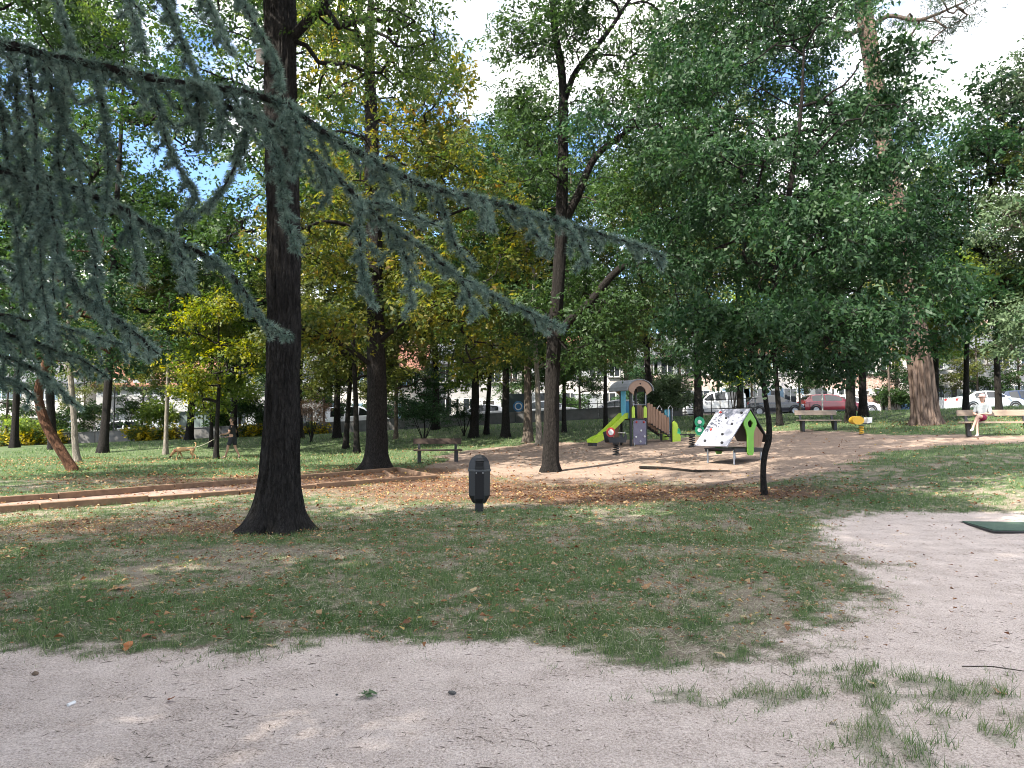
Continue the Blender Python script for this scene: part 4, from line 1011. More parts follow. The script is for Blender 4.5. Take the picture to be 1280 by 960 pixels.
HANG = [[(18, 58), (25, 150), (35, 250), (40, 335)], [(34, 66), (45, 180), (50, 300), (62, 425)], [(46, 68), (78, 150), (100, 230), (120, 320)], [(118, 80), (130, 140), (135, 210), (130, 285)],
        [(186, 95), (200, 130), (208, 165), (228, 210), (252, 248), (226, 282)], [(305, 110), (312, 150), (300, 205), (268, 250), (240, 270)], [(332, 160), (346, 205), (352, 262), (372, 318)], [(395, 196), (408, 225), (412, 255)],
        [(75, 70), (82, 130), (78, 200), (90, 262)], [(-15, 55), (0, 160), (8, 280), (20, 380)], [(100, 240), (118, 300), (122, 350), (135, 400)], [(160, 262), (170, 310), (168, 352)], [(216, 295), (228, 330), (232, 362)],
        [(60, 226), (70, 300), (66, 360)], [(450, 258), (452, 300), (456, 350), (468, 385)], [(494, 290), (512, 330), (518, 390)], [(578, 352), (590, 380), (596, 398)], [(360, 128), (372, 160), (378, 190), (368, 225)], [(470, 202), (480, 232), (478, 258)],
        [(60, -40), (75, 10), (92, 62)], [(145, -40), (160, 10), (178, 72)], [(192, -40), (218, 30), (248, 104), (252, 150)], [(235, -50), (270, 20), (300, 70)], [(275, -50), (312, 20), (345, 75), (352, 110)],
        [(240, 103), (246, 150), (240, 190)], [(270, 108), (276, 140), (272, 180)], [(650, 260), (664, 285), (690, 318)], [(705, 280), (722, 300), (732, 325)], [(600, 246), (610, 265), (612, 285)]]
for i, h in enumerate(HANG):
    d = 4.0 + 0.5 * rngc.random()
    n = len(h)
    cedar_branch([(x, y, d - 0.10 * j, 2.6 - 2.0 * j / (n - 1)) for j, (x, y) in enumerate(h)], tl=(.07, .20), hang=.5, tw_step=.08, every=.011)
LOWL = [[(-120, 372), (-20, 385), (80, 405), (165, 432)], [(-120, 400), (0, 415), (80, 440), (130, 470)], [(-120, 425), (-20, 440), (50, 465), (92, 505)], [(-120, 345), (0, 352), (70, 372), (120, 402)], [(-100, 300), (0, 330), (40, 372), (70, 430)], [(-120, 450), (-30, 462), (20, 480), (45, 500)]]
for h in LOWL:
    d = 6.0 + .6 * rngc.random(); n = len(h)
    cedar_branch([(x, y, d, 3 - 2.2 * j / (n - 1)) for j, (x, y) in enumerate(h)], tl=(.2, .55), hang=.4, tw_step=.085, every=.016, size=1.2)
no = np.vstack(need_o); nd = np.vstack(need_d); ns = np.concatenate(need_s)
def needles(org, ax, sz, n=20, ln=0.036, wd=0.0018):
    m = len(org)
    u = unit(np.cross(ax, rngc.normal(size=(m, 3)))); w = np.cross(ax, u)
    az = rngc.random((m, n)) * 2 * math.pi; el_ = rngc.uniform(.10, 1.55, (m, n))
    d = (u[:, None] * np.cos(az)[..., None] + w[:, None] * np.sin(az)[..., None]) * np.sin(el_)[..., None] + ax[:, None] * np.cos(el_)[..., None]
    l = ln * sz[:, None] * rngc.uniform(.7, 1.2, (m, n))
    sd = unit(np.cross(d, rngc.normal(size=(m, n, 3)))) * (wd * sz)[:, None, None]
    b0 = np.broadcast_to(org[:, None], d.shape)
    v = np.stack([b0 - sd * .6, b0 + sd * .6, b0 + d * l[..., None] * .6 + sd, b0 + d * l[..., None]], 2)[:, :, [0, 1, 3]]
    v = np.stack([b0 - sd, b0 + sd, b0 + d * l[..., None]], 2)
    return v.reshape(-1, 3)
nv = needles(no, nd, ns) - CED_BASE
me = mesh_np('cedar_needles', nv, np.arange(len(nv)).reshape(-1, 3))
a = me.attributes.new('var', 'FLOAT', 'FACE'); a.data.foreach_set('value', np.repeat(rngc.random(len(no)), 20).astype(np.float32))
o = link('needles', me, cedar, LF_CEDAR, kind='stuff')
print('cedar tufts', len(no), 'tris', len(nv) // 3)
# its trunk and upper crown, which shade the foreground
T_CED = cluster(9, 0.60, 0.42, 0.14, 9, 85)
tr = [(0, 0, 0, .42), (.05, 0, 3, .36), (.1, .1, 8, .27), (.1, 0, 14, .15), (.1, 0, 19, .04)]
lobes = [((x, y, z), (rx, rx, .8), n) for x, y, z, rx, n in ((0, 0, 17.5, 1.4, 14), (1.2, .5, 15.5, 2.0, 24), (-1.5, -1, 14, 2.4, 24), (1.8, 0, 12.5, 2.4, 30), (-2.5, 1, 11.5, 2.6, 28), (0, -2.4, 12, 2.4, 28), (-3.0, 0, 9, 2.8, 28), (-1, -3, 8.5, 2.8, 28), (1.5, -2.5, 9.5, 2.2, 24))]
ms = make_tree_meshes('cedar', 510, tr, lobes, T_CED, per=8, twig_cnt=2, clump=0, droop=.3, start=.3, off=.45, tip=.012, trunk_kw=dict(sides=32, step=.2, ridge=.07, hs=5, seed=9))
for pn, me, m in zip(('trunk', 'bough', 'crown'), ms, (BK_DARK, BK_DARK, LF_CEDAR)):
    o = link(pn, me, cedar, m)
    if pn != 'trunk': o['kind'] = 'stuff'

# ------------------------------------------------------------------ grass blades
rngg = np.random.default_rng(601)
def height_at(x, y):
    return G(x, y) + sstep(60, 20, np.hypot(x, y)) * ((fbm(x * 2.1, y * 2.1, 61) - 0.5) * 0.030 + (fbm(x * 8, y * 8, 62) - 0.5) * 0.012 + 0.018 * grassiness(x, y))
gv, gvar = [], []
def blades(x0, x1, y0, y1, dens, hmin, hmax, w, gain=1.0, cut=0.10):
    n = int((x1 - x0) * (y1 - y0) * dens)
    x = rngg.uniform(x0, x1, n); y = rngg.uniform(y0, y1, n)
    vis = np.abs(x) < y * 0.74 + 0.8
    x, y = x[vis], y[vis]
    gs = grassiness(x, y)
    tuft = fbm(x * 14, y * 14, 71)
    keep = rngg.random(len(x)) < np.clip((gs - cut) * gain, 0, 1) * np.clip((tuft - 0.25) * 2.4, 0.04, 1)
    x, y, gs = x[keep], y[keep], gs[keep]
    z = height_at(x, y) - 0.006
    h = rngg.uniform(hmin, hmax, len(x)) * (0.55 + 0.75 * gs) * (0.6 + 0.8 * fbm(x * 3, y * 3, 72))
    a = rngg.random(len(x)) * 2 * math.pi; lean = rngg.uniform(.1, .9, len(x)) * h
    la = rngg.random(len(x)) * 2 * math.pi
    b = np.stack([x, y, z], 1); s = np.stack([np.cos(a), np.sin(a), np.zeros_like(a)], 1) * (w * rngg.uniform(.6, 1.2, len(x)))[:, None]
    tip = b + np.stack([np.cos(la) * lean, np.sin(la) * lean, h], 1)
    gv.append(np.stack([b - s, b + s, tip], 1).reshape(-1, 3)); gvar.append(np.clip(rngg.random(len(x)) * .75 + .5 * (fbm(x * 1.7, y * 1.7, 73) - .3), 0, 1))
blades(-6.5, 7.5, 3.0, 7.6, 5600, .03, .085, .0022, 2.0, .05)
blades(-8, 9, 7.6, 10.5, 3400, .03, .08, .0028, 1.9, .05)
blades(-10, 12, 10.5, 15, 1300, .03, .08, .0044, 1.8, .05)
blades(-16, 18, 15, 24, 260, .04, .09, .008, 1.3)
blades(-26, 28, 24, 44, 70, .05, .11, .016, 1.2)
# dead straw lying flat between the live blades
def straw(x0, x1, y0, y1, dens, ln0, ln1, w):
    n = int((x1 - x0) * (y1 - y0) * dens); x = rngg.uniform(x0, x1, n); y = rngg.uniform(y0, y1, n)
    dirt, sand, court = zones(x, y)
    k = (np.abs(x) < y * .74 + .8) & (rngg.random(n) < (1 - dirt) * (1 - sand) * np.clip(.25 + 1.6 * (fbm(x * 2.3, y * 2.3, 76) - .35), 0, 1))
    x, y = x[k], y[k]; n = len(x); a = rngg.random(n) * 6.283; l = rngg.uniform(ln0, ln1, n)
    b = np.stack([x, y, height_at(x, y) + rngg.uniform(.002, .03, n)], 1); d = np.stack([np.cos(a), np.sin(a), rngg.normal(0, .25, n)], 1) * l[:, None]
    s_ = np.stack([-np.sin(a), np.cos(a), rngg.normal(0, .3, n)], 1) * w
    gv.append(np.stack([b - s_, b + s_, b + d], 1).reshape(-1, 3)); gvar.append(rngg.uniform(.82, 1.15, n))
straw(-7, 8, 5.0, 9.0, 1000, .03, .09, .0032)
straw(-9, 10, 9.0, 14, 320, .04, .10, .0048)
LF_GRASS = leaf_mat('grass', [(0.0, (0.040, 0.083, 0.031)), (0.40, (0.083, 0.152, 0.052)), (0.66, (0.149, 0.225, 0.080)), (0.80, (0.243, 0.265, 0.149)), (1.0, (0.361, 0.343, 0.258))], 0.35, 0.55, clump=.2)
v = np.vstack(gv); me = mesh_np('grass', v, np.arange(len(v)).reshape(-1, 3))
a = me.attributes.new('var', 'FLOAT', 'FACE'); a.data.foreach_set('value', np.concatenate(gvar).astype(np.float32))
o = link('grass', me, None, LF_GRASS); tag(o, 'short patchy green grass growing on the lawn', 'grass', kind='stuff')
print('grass', len(v) // 3)

# ------------------------------------------------------------------ fallen leaves
LF_DRY = leaf_mat('dry_leaf', [(0.0, (0.104, 0.046, 0.022)), (0.35, (0.216, 0.099, 0.044)), (0.65, (0.304, 0.167, 0.080)), (0.88, (0.400, 0.289, 0.160)), (1.0, (0.368, 0.274, 0.080))], 0.15, 0.7, clump=.15)
def litter_leaves(x, y, sz):
    n = len(x); z = height_at(x, y) + 0.014 + sz * .15 + grassiness(x, y) * .035 * rngg.random(n)
    a = rngg.random(n) * 2 * math.pi; d = np.stack([np.cos(a), np.sin(a), rngg.normal(0, .22, n)], 1); s = np.stack([-np.sin(a), np.cos(a), rngg.normal(0, .25, n)], 1)
    c = np.stack([x, y, z], 1); S = sz[:, None]
    up = np.array([0, 0, 1.0]) * S * rngg.uniform(.0, .35, (n, 1))
    return np.stack([c - d * S * .5, c + s * S * .33 + up, c + d * S * .5, c - s * S * .33 + up], 1).reshape(-1, 3)
xs_, ys_, ss_ = [], [], []
def add_litter(x0, x1, y0, y1, dens, smin, smax, base):
    n = int((x1 - x0) * (y1 - y0) * dens); x = rngg.uniform(x0, x1, n); y = rngg.uniform(y0, y1, n)
    dirt, sand, court = zones(x, y)
    pr = (base + litter(x, y)) * (1 - .93 * dirt) * (1 - .65 * sand)
    k = (rngg.random(n) < pr) & (np.abs(x) < y * .74 + .8)
    xs_.append(x[k]); ys_.append(y[k]); ss_.append(rngg.uniform(smin, smax, k.sum()))
add_litter(-8, 9, 5.2, 12, 330, .012, .05, .34)
add_litter(-8, 9, 5.2, 12, 22, .05, .085, .34)
add_litter(-12, 14, 12, 20, 110, .035, .085, .10)
add_litter(-22, 22, 20, 34, 45, .05, .11, .14)
x, y, s = map(np.concatenate, (xs_, ys_, ss_))
v = litter_leaves(x, y, s); me = mesh_np('leaf_litter', v, np.arange(len(v)).reshape(-1, 4))
a = me.attributes.new('var', 'FLOAT', 'FACE'); a.data.foreach_set('value', rngg.random(len(x)).astype(np.float32))
o = link('leaf_litter', me, None, LF_DRY); tag(o, 'scattered dry brown leaf litter over lawn and court', 'leaf litter', kind='stuff')
print('litter', len(x))
# large fallen leaves near the path, one by one
M_DRY = [mat('dry_leaf_%d' % i, c, tuple(q * .6 for q in c), 30, .75) for i, c in enumerate(((.36, .20, .09), (.30, .11, .05), (.48, .36, .20), (.22, .11, .06), (.52, .20, .07)))]
def leaf_plate(seed):
    r = random.Random(seed); m = MB(); n = 7
    top = []; L = 1.0
    for i in range(n + 1):
        t = i / n; w = .34 * math.sin(math.pi * t ** .8) * (1 + .25 * math.sin(i * 2.6 + seed)); z = .12 * math.sin(3 * t + seed) + .05 * r.uniform(-1, 1)
        top.append(((t - .5) * L, w, z + .12 * w * r.uniform(0, 2), z, -w))
    v = []
    for x_, w, zs, z, _ in top: v += [(x_, w, zs), (x_, 0, z), (x_, -w, zs)]
    f = []
    for i in range(n):
        for j in (0, 1): f.append((3 * i + j, 3 * i + j + 1, 3 * i + j + 4, 3 * i + j + 3))
    m.add(v, f); return m.mesh('fallen_leaf', True)
plates = [leaf_plate(i) for i in range(5)]
BIGL = [(810, 738, .15, 0), (713, 730, .10, 1), (690, 742, .09, 2), (310, 776, .14, 0), (145, 738, .16, 0), (185, 802, .11, 1), (160, 815, .10, 4), (195, 719, .08, 2), (376, 715, .10, 3), (585, 727, .10, 0), (592, 741, .11, 2), (505, 720, .09, 2), (213, 881, .06, 1), (1250, 872, .09, 4), (1092, 865, .10, 2), (900, 825, .09, 2), (745, 790, .08, 3), (930, 775, .09, 2), (960, 740, .08, 0), (1010, 760, .08, 2), (640, 770, .07, 0), (520, 760, .07, 2), (690, 795, .09, 3), (340, 812, .08, 2), (420, 690, .09, 1), (250, 700, .09, 2), (620, 700, .08, 0), (770, 700, .09, 1), (880, 705, .1, 0), (980, 690, .1, 2), (70, 785, .1, 2), (30, 700, .1, 3), (110, 690, .1, 1), (450, 770, .08, 1), (1040, 905, .07, 2), (560, 690, .09, 4)]
for i, (px, py, s, c) in enumerate(BIGL):
    p = at(px, py); z = float(height_at(p[0:1], p[1:2])[0])
    me = plates[i % 5]
    o = link('fallen_leaf', me, None, None, (p[0], p[1], z + .012 + s * .06), (rngg.normal(0, .2), rngg.normal(0, .2), rngg.random() * 6.28), (s, s, s))
    if len(me.materials) == 0: me.materials.append(M_DRY[0])
    o.material_slots[0].link = 'OBJECT'; o.material_slots[0].material = M_DRY[c]
    onp = py > 810
    LM = ((345, 690, 'in the grass in front of the big dark trunk'), (600, 700, 'in the grass in front of the litter bin'), (860, 700, 'in the thin grass between litter bin and dirt path'), (80, 700, 'in the grass left of the big dark trunk'), (150, 800, 'at the grass edge near the white paper scrap'), (400, 800, 'at the grass edge above the green sprig'), (640, 780, 'at the grass edge above the dark pebble'), (930, 800, 'where the grass runs out on the dirt path'), (1170, 870, 'among the grass tufts on the dirt path'), (213, 881, 'on the bare path near the white paper scrap'), (720, 735, 'in the middle of the lawn between bin and path'))
    where = min(LM, key=lambda q: (q[0] - px) ** 2 + 4 * (q[1] - py) ** 2)[2]
    tag(o, '%s curled %s leaf %s' % ('large' if s >= .1 else 'small', ('brown', 'reddish', 'pale straw', 'dark brown', 'orange')[c], where), 'fallen leaf', 'large fallen leaves')

# ------------------------------------------------------------------ grit and twig bits on bare earth
nb_ = 44000
bx_ = rngg.uniform(-9, 12, nb_); by_ = 3.1 + 12 * rngg.random(nb_) ** 1.4
dz_, sa_, co_ = zones(bx_, by_)
kk_ = (np.abs(bx_) < by_ * .74 + .6) & (rngg.random(nb_) < np.where(dz_ > .4, .20 + .8 * sstep(.46, .62, fbm(bx_ * 1.4, by_ * 1.4, 81)), .8))
bx_, by_ = bx_[kk_], by_[kk_]; n = len(bx_)
tw = rngg.random(n) < .72
ln = np.where(tw, rngg.uniform(.012, .055, n) * rngg.random(n) ** .5, rngg.uniform(.002, .006, n)); wd_ = np.where(tw, rngg.uniform(.0012, .0030, n), ln * .8)
a_ = rngg.random(n) * 6.283; zb_ = height_at(bx_, by_) + .001
d_ = np.stack([np.cos(a_), np.sin(a_), rngg.normal(0, .10, n)], 1); s_ = np.stack([-np.sin(a_), np.cos(a_), np.zeros(n)], 1); c_ = np.stack([bx_, by_, zb_], 1)
top_ = c_ + np.array([0, 0, 1.0]) * (wd_ * 1.3)[:, None]
v = np.stack([c_ - d_ * ln[:, None], c_ + s_ * wd_[:, None], c_ + d_ * ln[:, None], c_ - s_ * wd_[:, None], top_], 1)
q_ = np.arange(n)[:, None, None] * 5 + np.array([[0, 1, 4], [1, 2, 4], [2, 3, 4], [3, 0, 4]])[None]
me = mesh_np('path_debris', v.reshape(-1, 3), q_.reshape(-1, 3))
a = me.attributes.new('var', 'FLOAT', 'FACE'); a.data.foreach_set('value', np.repeat(np.where(tw, rngg.random(n) * .7, rngg.uniform(.35, 1.0, n)), 4).astype(np.float32))
M_GRIT = leaf_mat('grit', [(0.0, (0.05, 0.036, 0.026)), (0.45, (0.13, 0.10, 0.08)), (0.7, (0.30, 0.25, 0.21)), (1.0, (0.52, 0.47, 0.42))], 0.0, 0.9, clump=0.0)
tag(link('path_debris', me, None, M_GRIT), 'grit and broken twig bits scattered over the bare earth', 'debris', kind='stuff')
# ------------------------------------------------------------------ object materials
def paint(name, c, rough=0.45, **k): return mat(name, c, tuple(q * .86 for q in c), 9, rough, **k)
M_BLACKPL = paint('black_plastic', (.018, .019, .021), .42)
M_BLACKIN = paint('black_inner', (.006, .006, .007), .7)
M_GREYPL = paint('charcoal_plastic', (.011, .012, .014), .5)
M_STEEL = paint('galvanised_steel', (.42, .43, .44), .38, metal=.8)
M_DKMETAL = paint('dark_metal', (.03, .03, .032), .45, metal=.3)
M_WOODSHADE = mat('bench_wood_shaded', (.030, .019, .014), (.060, .040, .029), 3, .7, .3, 30, stretch=(.3, 4, 4))  # brown bench wood with the deep shade put into its colour
M_WOODLT = mat('bench_wood_pale', (.30, .24, .19), (.21, .16, .12), 3, .75, .3, 30, stretch=(.3, 4, 4))
M_TIMBER = mat('edging_timber', (.25, .155, .095), (.13, .082, .052), 2.4, .85, .5, 26, stretch=(.35, 3, 3))
M_CONC = mat('concrete', (.10, .098, .095), (.17, .165, .16), 1.8, .9, .3, 40)
M_LIME = paint('lime_plastic', (.42, .58, .045), .4)
M_GREENPL = paint('green_panel', (.16, .42, .045), .45)
M_BLUEPL = paint('blue_panel', (.035, .22, .36), .45)
M_LTBLUE = paint('light_blue_panel', (.13, .42, .60), .45)
M_BROWNPL = mat('brown_board', (.27, .165, .105), (.20, .115, .07), 5, .65, .1, 30, stretch=(4, 4, .4))
M_TANPL = paint('tan_panel', (.34, .22, .15), .6)
M_PURPLE = paint('purple_grey_panel', (.17, .155, .21), .55)
M_ROOFGR = paint('grey_roof_sheet', (.20, .215, .235), .55)
M_WHITEPN = mat('white_climbing_panel', (.29, .30, .355), (.24, .25, .30), 4, .6)
M_RED = paint('red_plastic', (.42, .04, .035), .45)
M_WHITE = paint('white_plastic', (.72, .72, .70), .45)
M_YELLOWPL = paint('yellow_plastic', (.58, .34, .03), .5)
M_TEAL = paint('green_plastic', (.03, .32, .16), .4)
M_ROPE = paint('rope', (.35, .30, .22), .8)

# ------------------------------------------------------------------ litter bin
p = at(599, 639); s = 70 * p[1] / F / 1.02
bin_ = thing('litter_bin', 'black dome-topped litter bin on a short post in the leaf litter', 'litter bin', p, R(4), scale=(s, s, s))
MB().box((0, 0, .06), (.15, .12, .26)).build('post', M_BLACKPL, bin_)
body = MB(); prof = [(.115, .15), (.135, .17), (.205, .29), (.21, .72)]
def octo(m, prof, n=8, rot=R(22.5), squash=.92):
    v = [(r * math.cos(2 * math.pi * j / n + rot), squash * r * math.sin(2 * math.pi * j / n + rot), z) for r, z in prof for j in range(n)]
    f = [(i * n + j, i * n + (j + 1) % n, (i + 1) * n + (j + 1) % n, (i + 1) * n + j) for i in range(len(prof) - 1) for j in range(n)]
    f += [tuple(range(n - 1, -1, -1)), tuple(range((len(prof) - 1) * n, len(prof) * n))]
    return m.add(v, f)
octo(body, prof).build('body', M_GREYPL, bin_)
MB().box((0, -.183, .47), (.155, .018, .48)).build('front_panel', M_BLACKIN, bin_)
for sx in (-1, 1): MB().box((sx * .083, -.190, .46), (.012, .014, .50)).build('trim', M_BLACKPL, bin_)
rim = MB(); octo(rim, [(.212, .72), (.226, .725), (.226, .755), (.215, .76)]).build('rim', paint('bin_rim', (.06, .065, .07), .3), bin_)
dome = MB(); octo(dome, [(.214, .76), (.208, .82), (.185, .90), (.14, .965), (.08, 1.005), (.02, 1.02)])
dm = dome.build('lid', M_GREYPL, bin_)
MB().box((0, -.172, .845), (.15, .07, .085)).build('flap', M_BLACKIN, dm)
MB().box((0, -.212, .80), (.17, .012, .018)).build('flap_lip', M_GREYPL, dm)
MB().box((0, -.165, .90), (.16, .06, .016), Matrix.Rotation(R(-25), 3, 'X')).build('hood', M_GREYPL, dm)
for sx in (-1, 1): MB().lathe([(.012, -.215), (.012, -.20)], 8, (sx * .06, 0, .70), 'y').build('screw', M_STEEL, bin_)

# ------------------------------------------------------------------ benches
def bench(label, px, py, rz, wood, width_px, d=None):
    p = at(px, py) if d is None else on(px, d)
    L = width_px * p[1] / F
    t = thing('park_bench', label, 'bench', p, rz, 'park benches')
    MB().box((0, -.12, .445), (L, .36, .055)).build('seat', wood, t)
    MB().box((0, .17, .76), (L, .045, .20), Matrix.Rotation(R(-8), 3, 'X')).build('backrest', wood, t)
    for sx in (-1, 1):
        x = sx * L * .38
        MB().box((x, -.10, .20), (.13, .20, .44)).build('leg', M_DKMETAL, t)
        MB().bar((x, .02, .10), (x, .215, .84), .09, .04).build('back_support', M_DKMETAL, t)
    return t
b1 = bench('brown bench with deep shade put into its wood colour beside the yellow-orange tree', 547, 578, R(9), M_WOODSHADE, 60)
b2 = bench('empty sunlit pale bench between climbing house and parked red car', 1022, 539, R(2), M_WOODLT, 53)
b3 = bench('pale wooden bench with a woman sitting on it', 1246, 545, R(-17), M_WOODLT, 84)

# ------------------------------------------------------------------ timber edging of the gravel strip
edge = thing('timber_edging', 'brown timber boards edging the gravel strip across the lawn', 'edging', (0, 0, 0))
def boards(poly, n, h=.14, name='board'):
    poly = np.array(poly)
    for i in range(n):
        a = poly[0] + (poly[1] - poly[0]) * (i / n); b = poly[0] + (poly[1] - poly[0]) * ((i + 1) / n)
        d = unit(b - a) * .008
        za, zb = g(*a), g(*b); j = rngg.normal(0, .008)
        MB().bar((a[0] + d[0], a[1] + d[1], za + h / 2 - .02 + j), (b[0] - d[0], b[1] - d[1], zb + h / 2 - .02 + j), .09, h).build(name, M_TIMBER, edge)
W1a, W1b = at(-120, 650)[:2], at(545, 599)[:2]
W2a, W2b = at(-120, 638)[:2], at(497, 589)[:2]
boards([W1a, W1b], 6); boards([W2a, W2b], 5); boards([W2b, W1b], 2)
boards([W2b + np.array([-.6, .45]), W1b + np.array([-1.1, .0])], 1, .10)

# ------------------------------------------------------------------ play tower
p = at(792, 556); K = p[1] / 30.5
tower = thing('play_tower', 'small play tower with arched roof, lime slide and plank bridge', 'playground', p, R(24), scale=(K, K, K))
Hx, Hy = .36, .36
for sx in (-1, 1):
    for sy in (-1, 1): MB().box((sx * Hx, sy * Hy, 1.13), (.09, .09, 2.36)).build('post', M_BLACKPL, tower)
MB().box((0, 0, 1.04), (.82, .82, .06)).build('platform', M_DKMETAL, tower)
# arched gables
def arch_poly(w, z0, zs, zt, thick):
    out = []
    n = 10
    for i in range(n + 1):
        a = math.pi * i / n; out.append((w * math.cos(a), zs + (zt - zs) * math.sin(a)))
    wi = w - thick
    inn = [(wi * .92 * math.cos(math.pi * i / n), zs - .12 + (zt - zs - .06) * math.sin(math.pi * i / n)) for i in range(n, -1, -1)]
    return [(w, z0)] + out + [(-w, z0)] + [(-wi, z0)] + inn + [(wi, z0)]
def gable(y):
    m = MB(); po = arch_poly(.56, 2.12, 2.18, 2.62, .16); n = len(po)
    half = n // 2
    # two side strips stitched as quads between outer and inner outlines
    N_ = 10
    outer = [(.56 * math.cos(math.pi * i / N_), 2.20 + .42 * math.sin(math.pi * i / N_)) for i in range(N_ + 1)]
    inner = [(.31 * math.cos(math.pi * i / N_), 2.02 + .36 * math.sin(math.pi * i / N_)) for i in range(N_ + 1)]
    v = [(x, y - .02, z) for x, z in outer] + [(x, y - .02, z) for x, z in inner] + [(x, y + .02, z) for x, z in outer] + [(x, y + .02, z) for x, z in inner]
    k = N_ + 1; f = []
    for i in range(N_):
        f += [(i, i + 1, k + i + 1, k + i), (2 * k + i, 2 * k + i + 1, 3 * k + i + 1, 3 * k + i), (i, i + 1, 2 * k + i + 1, 2 * k + i), (k + i, k + i + 1, 3 * k + i + 1, 3 * k + i)]
    f += [(0, k, 3 * k, 2 * k), (N_, k + N_, 3 * k + N_, 2 * k + N_)]
    return m.add(v, f)
for y in (-.50, .50):
    gb = gable(y).build('gable', M_TANPL, tower)
    MB().lathe([(.035, y - .03), (.035, y + .03)], 10, (0, 0, 2.47), 'y').build('bolt', M_BLACKIN, gb)
N_ = 10; rv = []; rf = []
for i in range(N_ + 1):
    a = math.pi * i / N_; x, z = .64 * math.cos(a), 2.20 + .46 * math.sin(a)
    rv += [(x, -.56, z), (x, .85, z), (x * .96, -.56, z - .025), (x * .96, .85, z - .025)]
for i in range(N_):
    q = 4 * i; rf += [(q, q + 1, q + 5, q + 4), (q + 2, q + 6, q + 7, q + 3), (q, q + 4, q + 6, q + 2), (q + 1, q + 3, q + 7, q + 5)]
MB().add(rv, rf).build('roof', M_ROOFGR, tower)
MB().box((-.10, .30, 1.42), (.34, .03, .72)).build('back_panel', M_BLUEPL, tower)
MB().box((-Hx - .05, .1, 1.65), (.03, .34, 1.1)).build('side_panel', M_LTBLUE, tower)
for x in (-.28, .29): MB().prism([(x - .07, 1.10), (x + .07, 1.10), (x + .07, 1.50), (x, 1.58), (x - .07, 1.50)], -.44, -.41).build('side_guard', M_LIME, tower)
MB().tube([(-.3, -.42, 2.1), (-.3, -.42, 1.62), (.32, -.42, 1.62), (.32, -.42, 2.1)], .016, 8).build('guard_rail', M_STEEL, tower)
cp = MB().prism([(-.30, .08), (-.22, .02), (.22, .02), (.30, .08), (.30, .94), (.22, 1.0), (-.22, 1.0), (-.30, .94)], -.46, -.43).build('climbing_wall', M_PURPLE, tower)
for x, z in ((-.16, .92), (.19, .92), (.05, .58), (-.19, .32), (.22, .34), (.02, .14)):
    MB().lathe([(.038, -.455), (.045, -.48), (.025, -.51), (.005, -.515)], 8, (x, 0, z), 'y').build('hold', M_RED if z > .9 else M_WHITE, cp)
for x in (-.25, .28): MB().tube([(x, -.45, -.05), (x, -.45, .1)], .018, 8).build('panel_foot', M_STEEL, tower)
# slide: trough towards local -x
def slide():
    m = MB(); st = [(-.40, 1.10), (-.55, 1.08), (-.85, .82), (-1.25, .48), (-1.6, .22), (-1.85, .13), (-2.05, .12)]
    sec = [(-.26, .20), (-.225, .205), (-.20, .02), (0, 0), (.20, .02), (.225, .205), (.26, .20), (.24, -.03), (-.24, -.03)]
    n = len(sec); v = [(x, y, z + h * (.55 if x < -1.95 else 1)) for x, z in st for y, h in sec]
    f = [(i * n + j, i * n + (j + 1) % n, (i + 1) * n + (j + 1) % n, (i + 1) * n + j) for i in range(len(st) - 1) for j in range(n)]
    f += [tuple(range(n)), tuple(range((len(st) - 1) * n, len(st) * n))]
    return m.add(v, f)
slide_o = slide().build('slide', M_LIME, tower)
MB().box((-1.93, 0, .04), (.22, .36, .14)).build('slide_foot', M_DKMETAL, slide_o)
MB().prism([(-.52, .98), (-1.15, .48), (-1.15, .10), (-.95, .02), (-.52, .02)], .30, .33).build('under_panel', M_BROWNPL, tower)
# plank bridge towards local +x, sloping down
for sy in (-1, 1):
    for i in range(8):
        x = .47 + i * .135; z = 1.30 - i * .075 * (1 if i > 1 else .6)
        MB().box((x, sy * .40, z), (.12, .03, .80 - i * .015)).build('plank', M_BROWNPL, tower)
    MB().bar((.40, sy * .34, 1.02), (1.5, sy * .34, .38), .06, .10).build('beam', M_BLACKPL, tower)
for i in range(7): MB().box((.52 + i * .15, 0, .99 - i * .088), (.12, .62, .03)).build('tread', M_BROWNPL, tower)
for sy in (-1, 1):
    MB().box((1.62, sy * .36, .72), (.08, .08, 1.46)).build('end_post', M_BLACKPL, tower)
    MB().prism([(1.62, .02), (2.02, .02), (2.02, .34), (1.86, .86), (1.72, .98), (1.62, .9)], sy * .42 - .015, sy * .42 + .015).build('ladder_side', M_LIME, tower)
    MB().tube([(1.45, sy * .38, 1.15), (1.45, sy * .38, 1.5), (1.55, sy * .38, 1.62), (1.66, sy * .38, 1.5), (1.66, sy * .38, 1.0)], .017, 8).build('hand_rail', M_STEEL, tower)
MB().box((1.72, .05, .95), (.03, .36, 1.0)).build('end_panel', M_LTBLUE, tower)
for i in range(3): MB().box((1.98 - i * .1, 0, .12 + i * .20), (.16, .78, .04)).build('step', M_DKMETAL, tower)

# ------------------------------------------------------------------ climbing house
p = at(918, 577); K = p[1] / 24.0
chouse = thing('climbing_house', 'small play house with white climbing slope and green gable', 'playground', p, R(37), scale=(K, K, K))
